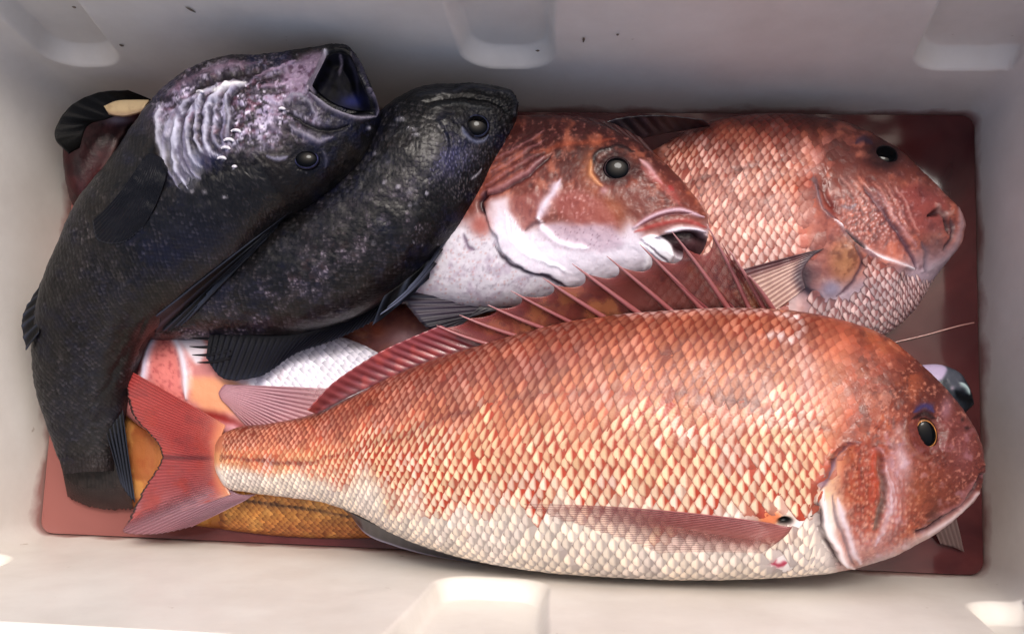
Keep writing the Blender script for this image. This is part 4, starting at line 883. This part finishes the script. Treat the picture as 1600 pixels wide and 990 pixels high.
# ================================================================== BLACK FISH WITH OPEN MOUTH (far left)
PFl = [((545,76),(590,178)), ((528,74),(588,200)), ((500,78),(576,232)), ((460,86),(556,262)), ((420,92),(528,288)), ((370,94),(485,318)), ((310,112),(440,342)), ((256,152),(412,368)), ((217,205),(388,396)), ((176,262),(358,425)),
       ((133,315),(322,455)), ((104,375),(285,484)), ((80,430),(250,510)), ((63,490),(226,532)), ((57,550),(211,570)), ((63,610),(200,612)), ((76,655),(192,650)), ((92,705),(182,700)), ((104,740),(178,735))]
PFl = [((572,120),(578,135)), ((560,92),(588,160))] + PFl[:0] + [((545,76),(592,182))] + PFl[1:]
def paint_F(s):
    x, y = s.x, s.y; dark_skin(s, 201, .9)
    s.mix(sm(500, 640, y) * .5, (56, 58, 66)); s.mix(np.exp(-np.hypot((x - 300) / 90, (y - 380) / 50) ** 2) * .6, (30, 36, 84)); s.mix(sm(680, 760, y) * .5, (80, 60, 56))
    # bruised purple head
    hd = np.exp(-np.hypot((x - 370) / 135, (y - 165) / 70) ** 4)
    s.mix(hd * .75, (112, 100, 120)); s.mottle(18, (186, 172, 202), .44, .64, .9, 211, mask=hd, sx=2, ang=-.35); s.mottle(9, (40, 30, 38), .5, .7, .8, 213, mask=hd, sx=2.2, ang=-.5); s.mottle(6, (226, 218, 240), .53, .72, .95, 217, mask=hd); s.mottle(3.5, (24, 18, 26), .52, .7, .7, 219, mask=hd)
    s.h += hd * .0024 * (fbm((x + .5 * y) / 24, (y - .3 * x) / 9, 219, 4) - .5) * 2
    s.mottle(9, (112, 60, 78), .55, .75, .6, 221, mask=hd)
    s.mix(sm(240, 300, y) * sm(290, 330, x) * sm(.6, .3, np.hypot((x - 400) / 200, (y - 290) / 100)) * .8, (30, 28, 34))
    # pale torn gill membrane: long curved ridges
    for k in range(11):
        x0 = 262 + 9 * k + [0, 3, -2, 2, -3, 1, 4, -2, 0, 3, -1][k]; y0 = 168 - 5 * k + 8 * (k > 6) + [0, 6, -4, 8, 2, -6, 5, 0, -5, 6, 2][k]
        c = (196, 196, 216) if k % 3 else (150, 146, 176)
        s.line([(x0 + 34, y0 - 8), (x0 + 8, y0 + 14), (x0 - 6 + k, y0 + 52), (x0 + 2 + k, y0 + 98), (x0 + 22, y0 + 128 - 4 * k)], 2.6 + .5 * (k % 3), c, .7 + .2 * (k % 2), h=.0009)
        s.line([(x0 + 30, y0 + 0), (x0 + 12, y0 + 22), (x0 + 1 + k, y0 + 58), (x0 + 8 + k, y0 + 96)], 2.0, (56, 52, 70), .7, h=-.0009)
    s.area([(252, 190), (275, 182), (290, 230), (312, 235), (318, 260), (300, 296), (288, 296), (262, 250)], (206, 206, 226), .45, 8)
    s.mottle(8, (96, 88, 112), .5, .72, .75, 241, mask=np.exp(-np.hypot((x - 300) / 60, (y - 215) / 75) ** 4), sx=2.5, ang=1.3)
    s.line([(252, 165), (247, 200), (252, 235), (262, 262)], 5, (206, 206, 222), .8, h=.0012)
    s.line([(330, 143), (355, 136), (382, 127)], 4.5, (226, 226, 226), .95, h=.001); s.line([(310, 148), (322, 142)], 3, (200, 196, 190), .6)
    s.line([(262, 150), (300, 122), (350, 104), (400, 100)], 6, (128, 104, 124), .7, h=.001); s.line([(300, 145), (340, 124), (390, 116), (425, 112)], 7, (38, 30, 36), .8, h=-.0016)
    for k in range(6): s.line([(400 + 3 * k, 118 + 9 * k), (432 + 4 * k, 108 + 12 * k), (462 + 4 * k, 92 + 14 * k)], 3, [(176, 150, 178), (60, 44, 56)][k % 2], .7, h=.0008 * (1 - 2 * (k % 2)))
    s.area([(450, 100), (500, 80), (512, 90), (500, 118), (482, 140), (455, 150), (440, 128)], (172, 146, 176), .7, 8); s.mottle(7, (84, 56, 80), .5, .7, .8, 231, mask=np.exp(-np.hypot((x - 470) / 40, (y - 118) / 34) ** 4))
    s.line([(440, 158), (470, 150), (482, 160), (492, 178)], 4, (150, 148, 166), .8, h=.001); s.blob(466, 166, 20, 12, (74, 72, 84), .8)
    s.line([(425, 150), (428, 172), (424, 196), (438, 205)], 7, (176, 162, 190), .6, h=.0012); s.line([(450, 196), (478, 210), (500, 220), (520, 214)], 5, (156, 150, 168), .75, h=.0014); s.line([(445, 175), (480, 196), (520, 204), (545, 196)], 4, (18, 16, 22), .85, h=-.002)
    # gape
    s.area([(508, 84), (524, 78), (548, 84), (558, 120), (578, 164), (582, 176), (556, 178), (528, 170), (500, 152), (484, 136), (498, 112)], (10, 12, 24), 1., 4, h=-.012, warp=False)
    s.area([(506, 80), (526, 74), (552, 80), (563, 120), (584, 166), (586, 180), (556, 182), (524, 174), (496, 156), (480, 138), (494, 110)], (10, 12, 22), 1., 3, warp=False); s.blob(545, 158, 18, 12, (26, 34, 78), .8); s.line([(532, 82), (534, 100), (529, 114)], 2.2, (110, 104, 120), .5)
    s.line([(508, 80), (500, 108), (484, 134), (480, 142)], 4.2, (206, 190, 210), .85, h=.002, warp=False); s.line([(484, 146), (504, 162), (532, 176), (560, 184), (586, 182)], 4.6, (150, 144, 160), .9, h=.0026, warp=False)
    s.line([(588, 180), (592, 168), (580, 148), (572, 140)], 4, (150, 142, 166), .85, h=.002, warp=False); s.line([(548, 80), (560, 100), (570, 130), (576, 146)], 3.2, (72, 68, 86), .8, h=.0016, warp=False)
    s.blob(508, 79, 4, 4, (214, 214, 226), .9)
    # eye socket, hooks, blob highlights
    s.blob(478, 249, 28, 20, (22, 22, 36), .85, h=-.0015, p=3); s.line([(414, 244), (430, 247), (452, 243)], 3.2, (150, 148, 176), .8, h=.0012); s.line([(505, 238), (508, 250), (506, 262)], 3, (90, 90, 108), .7, h=.001)
    for (ax, ay) in [(577, 200), (366, 264), (250, 254), (320, 300), (350, 308), (348, 248), (300, 300)]: s.blob(ax, ay, 3.4, 3, (210, 206, 216), .9, h=.0006)
    # ridge to the tail
    s.line([(200, 440), (170, 520), (150, 600), (148, 650)], 14, (70, 72, 82), .35, h=.0015); s.line([(230, 500), (160, 610), (140, 640)], 6, (18, 20, 24), .4, h=-.001)
rF = thing('black_fish', 'black fish at the far left, mouth wide open and ragged pale gill showing', 'fish', centre(PFl, .08))
ZF = [.1, .1, .1] + [.098] * 6 + [.094, .09, .085, .078, .07, .06, .050, .038, .030, .022, .017, .014]
F_ = Body(rF, PFl, ZF[:len(PFl)], .036, paint_F, M_BLACK, step=1.9, full=.8)
scales(F_, lambda u: (9., 10.), lambda x, y: (y > 320 - .3 * (x - 200)) & (y < 668) | (x < 236) & (y > 170), tint_black, nmax=0, u0=.3, u1=.97, lift=.0006, m=M_BSCALE, shear=0.)
eye(rF, F_, 479, 249, 19, .8, .1, .8, (66, 68, 110), (24, 24, 36), .4)
M_GAPE = mat('throat_flesh', .6, 0, .08)
def col_gape(s):
    s.base((20, 20, 38)); s.mottle(9, (8, 8, 14), .45, .7, .8, 3); s.blob(550, 158, 20, 12, (34, 44, 120), .9); s.line([(531, 84), (534, 102), (529, 118)], 2.4, (150, 140, 160), .7, warp=False); s.line([(545, 90), (556, 120), (560, 150)], 3, (60, 60, 84), .6, warp=False)
fin('mouth_cavity', rF, [(511, 87), (527, 82), (546, 86), (556, 108), (566, 132), (578, 160)], [(488, 134), (500, 147), (518, 160), (538, 168), (558, 173), (578, 173)], -1, -1, 3, col_gape, M_GAPE, nu=40, nv=30, amp=.0004, drape=[F_], lift=.0012)
M_BONE = mat('gill_raker', .3, .3, .5, vcol=False, base=(206, 202, 210))
for (ax, ay, r) in [(368, 208, 8), (357, 222, 8), (352, 234, 7), (346, 250, 7), (366, 262, 3.5), (312, 146, 6), (440, 172, 5)]:
    t = np.linspace(-2.6, -.2, 9); xx = ax + r * np.cos(t); yy = ay + r * .6 * np.sin(t)
    P = on([F_], xx, yy, .12, .0012); tube('gill_raker', P, .0007 * np.sin(np.linspace(.4, 2.7, 9)) + .0003, M_BONE, rF, (200, 200, 200), 6)
def col_pecF(s):
    s.base((20, 23, 36)); s.mix(s.ray * .2, (34, 40, 62)); s.mix(sm(.98, 1, s.v) * .5, (100, 106, 118)); s.mottle(24, (30, 30, 44), .5, .8, .6, 6)
fin('pectoral_fin', rF, [(222, 248), (232, 240), (248, 244), (262, 262)], [(144, 345), (152, 374), (186, 380), (222, 356)], -1, -1, 18, col_pecF, M_BFIN, nu=110, nv=44, amp=.00025, drape=[F_], lift=.0014, bow=.05)
def col_tailF(s):
    s.al = .97 - .35 * sm(.6, 1, s.v); s.base((62, 58, 58)); s.mix(s.ray * .08, (96, 86, 88)); s.mottle(8, (34, 34, 38), .45, .7, .6, 9); s.mix(sm(.5, 1, s.v) * .6, (88, 58, 54)); s.mix(sm(.3, 0, s.v) * .5, (48, 47, 50))
M_SUB = mat('wet_tail_membrane', .35, .3, .5, alpha=.9, bump=(900, .3, .0003))
fin('tail_fin', rF, [(84, 665), (115, 690), (155, 690), (190, 650)], [(106, 778), (140, 792), (175, 797), (208, 797)], .022, .006, 20, col_tailF, M_BFIN, nu=130, nv=40, amp=.00015, fray=.03)
fin('fin_fold', rF, [(192, 640), (178, 660), (166, 676)], [(212, 784), (204, 776), (190, 755)], .03, .012, 5, col_fold, M_BFIN, nu=40, nv=30, amp=.0006)
fin('dorsal_fin', rF, [(74, 425), (64, 470), (60, 520)], [(62, 445), (33, 500), (40, 548)], .066, .055, 6, col_fold, M_BFIN, nu=50, nv=24, amp=.001, fray=.08)
fin('pelvic_fin', rF, [(455, 330), (440, 345), (420, 368), (400, 385)], [(236, 500), (244, 522), (262, 520), (330, 452)], -1, -1, 9, col_fold, M_BFIN, nu=100, nv=60, amp=.0009, drape=[F_, G_], lift=.0015, fray=.06)

# ================================================================== HALF-HIDDEN FISH IN THE CORNERS
PK = [((232,150),(232,158)), ((200,146),(215,200)), ((160,150),(200,250)), ((125,175),(175,290)), ((108,220),(150,330)), ((108,280),(130,330)), ((112,310),(118,325))]
def paint_K(s):
    s.base((96, 44, 48)); s.mottle(20, (60, 26, 34), .45, .7, .7, 3); s.mottle(12, (140, 84, 82), .55, .8, .5, 5); s.blob(184, 188, 22, 8, (178, 172, 196), .9, h=.001); s.line([(196, 200), (176, 240), (160, 270)], 4, (170, 134, 120), .7, h=.001)
    s.line([(204, 190), (180, 240), (155, 280)], 4, (16, 12, 18), .8); s.h += .0006 * (fbm(s.x / 8, s.y / 8, 5, 3) - .5)
rK = thing('dark_fish', 'dark red fish wedged in the upper left corner behind the open-mouthed black fish', 'fish', centre(PK, .02))
K_ = Body(rK, PK, .012, .02, paint_K, M_SKIN, step=2.4)
def col_K(s): s.base((6, 5, 6)); s.mix(s.ray * .2, (12, 10, 12)); s.mix(sm(.2, 0, s.u) * .3, (60, 50, 52))
fin('tail_fin', rK, [(236, 156), (205, 170), (168, 186), (138, 196), (124, 232)], [(200, 142), (150, 146), (104, 172), (86, 215), (108, 240)], .05, .06, 8, col_K, M_BFIN, nu=60, nv=20, amp=.0003)
def col_pale(s): s.base((214, 188, 142)); s.mix(sm(.6, 1, s.v) * .5, (150, 110, 84)); s.mottle(10, (180, 150, 110), .5, .8, .5, 4)
fin('pelvic_fin', rK, [(162, 166), (180, 158), (205, 156), (232, 156)], [(170, 176), (184, 180), (206, 178), (222, 172)], .064, .066, 3, col_pale, M_FINO, nu=30, nv=10, amp=.0003, thick=.002)

PN = [((1522,629),(1522,631)), ((1514,606),(1512,640)), ((1496,580),(1498,652)), ((1470,570),(1488,664)), ((1430,572),(1460,662)), ((1390,585),(1420,660)), ((1370,610),(1380,640))]
def paint_N(s):
    s.base((58, 66, 78)); s.area([(1432, 566), (1470, 568), (1480, 582), (1466, 596), (1440, 584)], (196, 178, 212), .95, 3); s.area([(1478, 575), (1500, 578), (1508, 600), (1492, 606), (1478, 596)], (104, 108, 122), .8, 4); s.mix(sm(1500, 1516, s.x) * .8, (18, 28, 42))
    s.line([(1500, 598), (1508, 604), (1514, 616)], 3.4, (190, 214, 214), .95, h=.0012, warp=False); s.line([(1495, 610), (1508, 622), (1520, 628)], 6, (8, 18, 30), .95, h=-.001); s.blob(1488, 606, 3.5, 3, (190, 170, 190), .8); s.h += .001 * (fbm(s.x / 9, s.y / 9, 8) - .5)
rN = thing('small_fish', 'small bluish-grey fish squeezed between the front bream forehead and the right wall', 'fish', centre(PN, .02))
N_b = Body(rN, PN, .012, .010, paint_N, M_SKIN, step=1.8)
def col_N(s): s.base((120, 92, 90)); s.mix(s.ray * .4, (170, 150, 146))
fin('tail_fin', rN, [(1455, 815), (1475, 815), (1492, 800)], [(1470, 850), (1494, 856), (1506, 862)], .012, .004, 5, col_N, M_FIN, nu=30, nv=14, amp=.0004)
# fishing line on the water
t = np.linspace(0, 1, 30); lx = 1395 + 127 * t; ly = 536 - 30 * t ** .8 + 2 * np.sin(t * 5)
ln = tube('fishing_line', at(lx, ly, .0015 + 0 * t), .0005, mat('line_nylon', .2, .3, .5, vcol=False, base=(170, 120, 112)), None, (170, 120, 112), 6)
ln['label'] = 'thin pale fishing line trailing across the dark water by the right wall'; ln['category'] = 'fishing line'
print('objects', len(bpy.data.objects), 'tris', sum(len(o.data.polygons) * 2 for o in bpy.data.objects if o.type == 'MESH'))
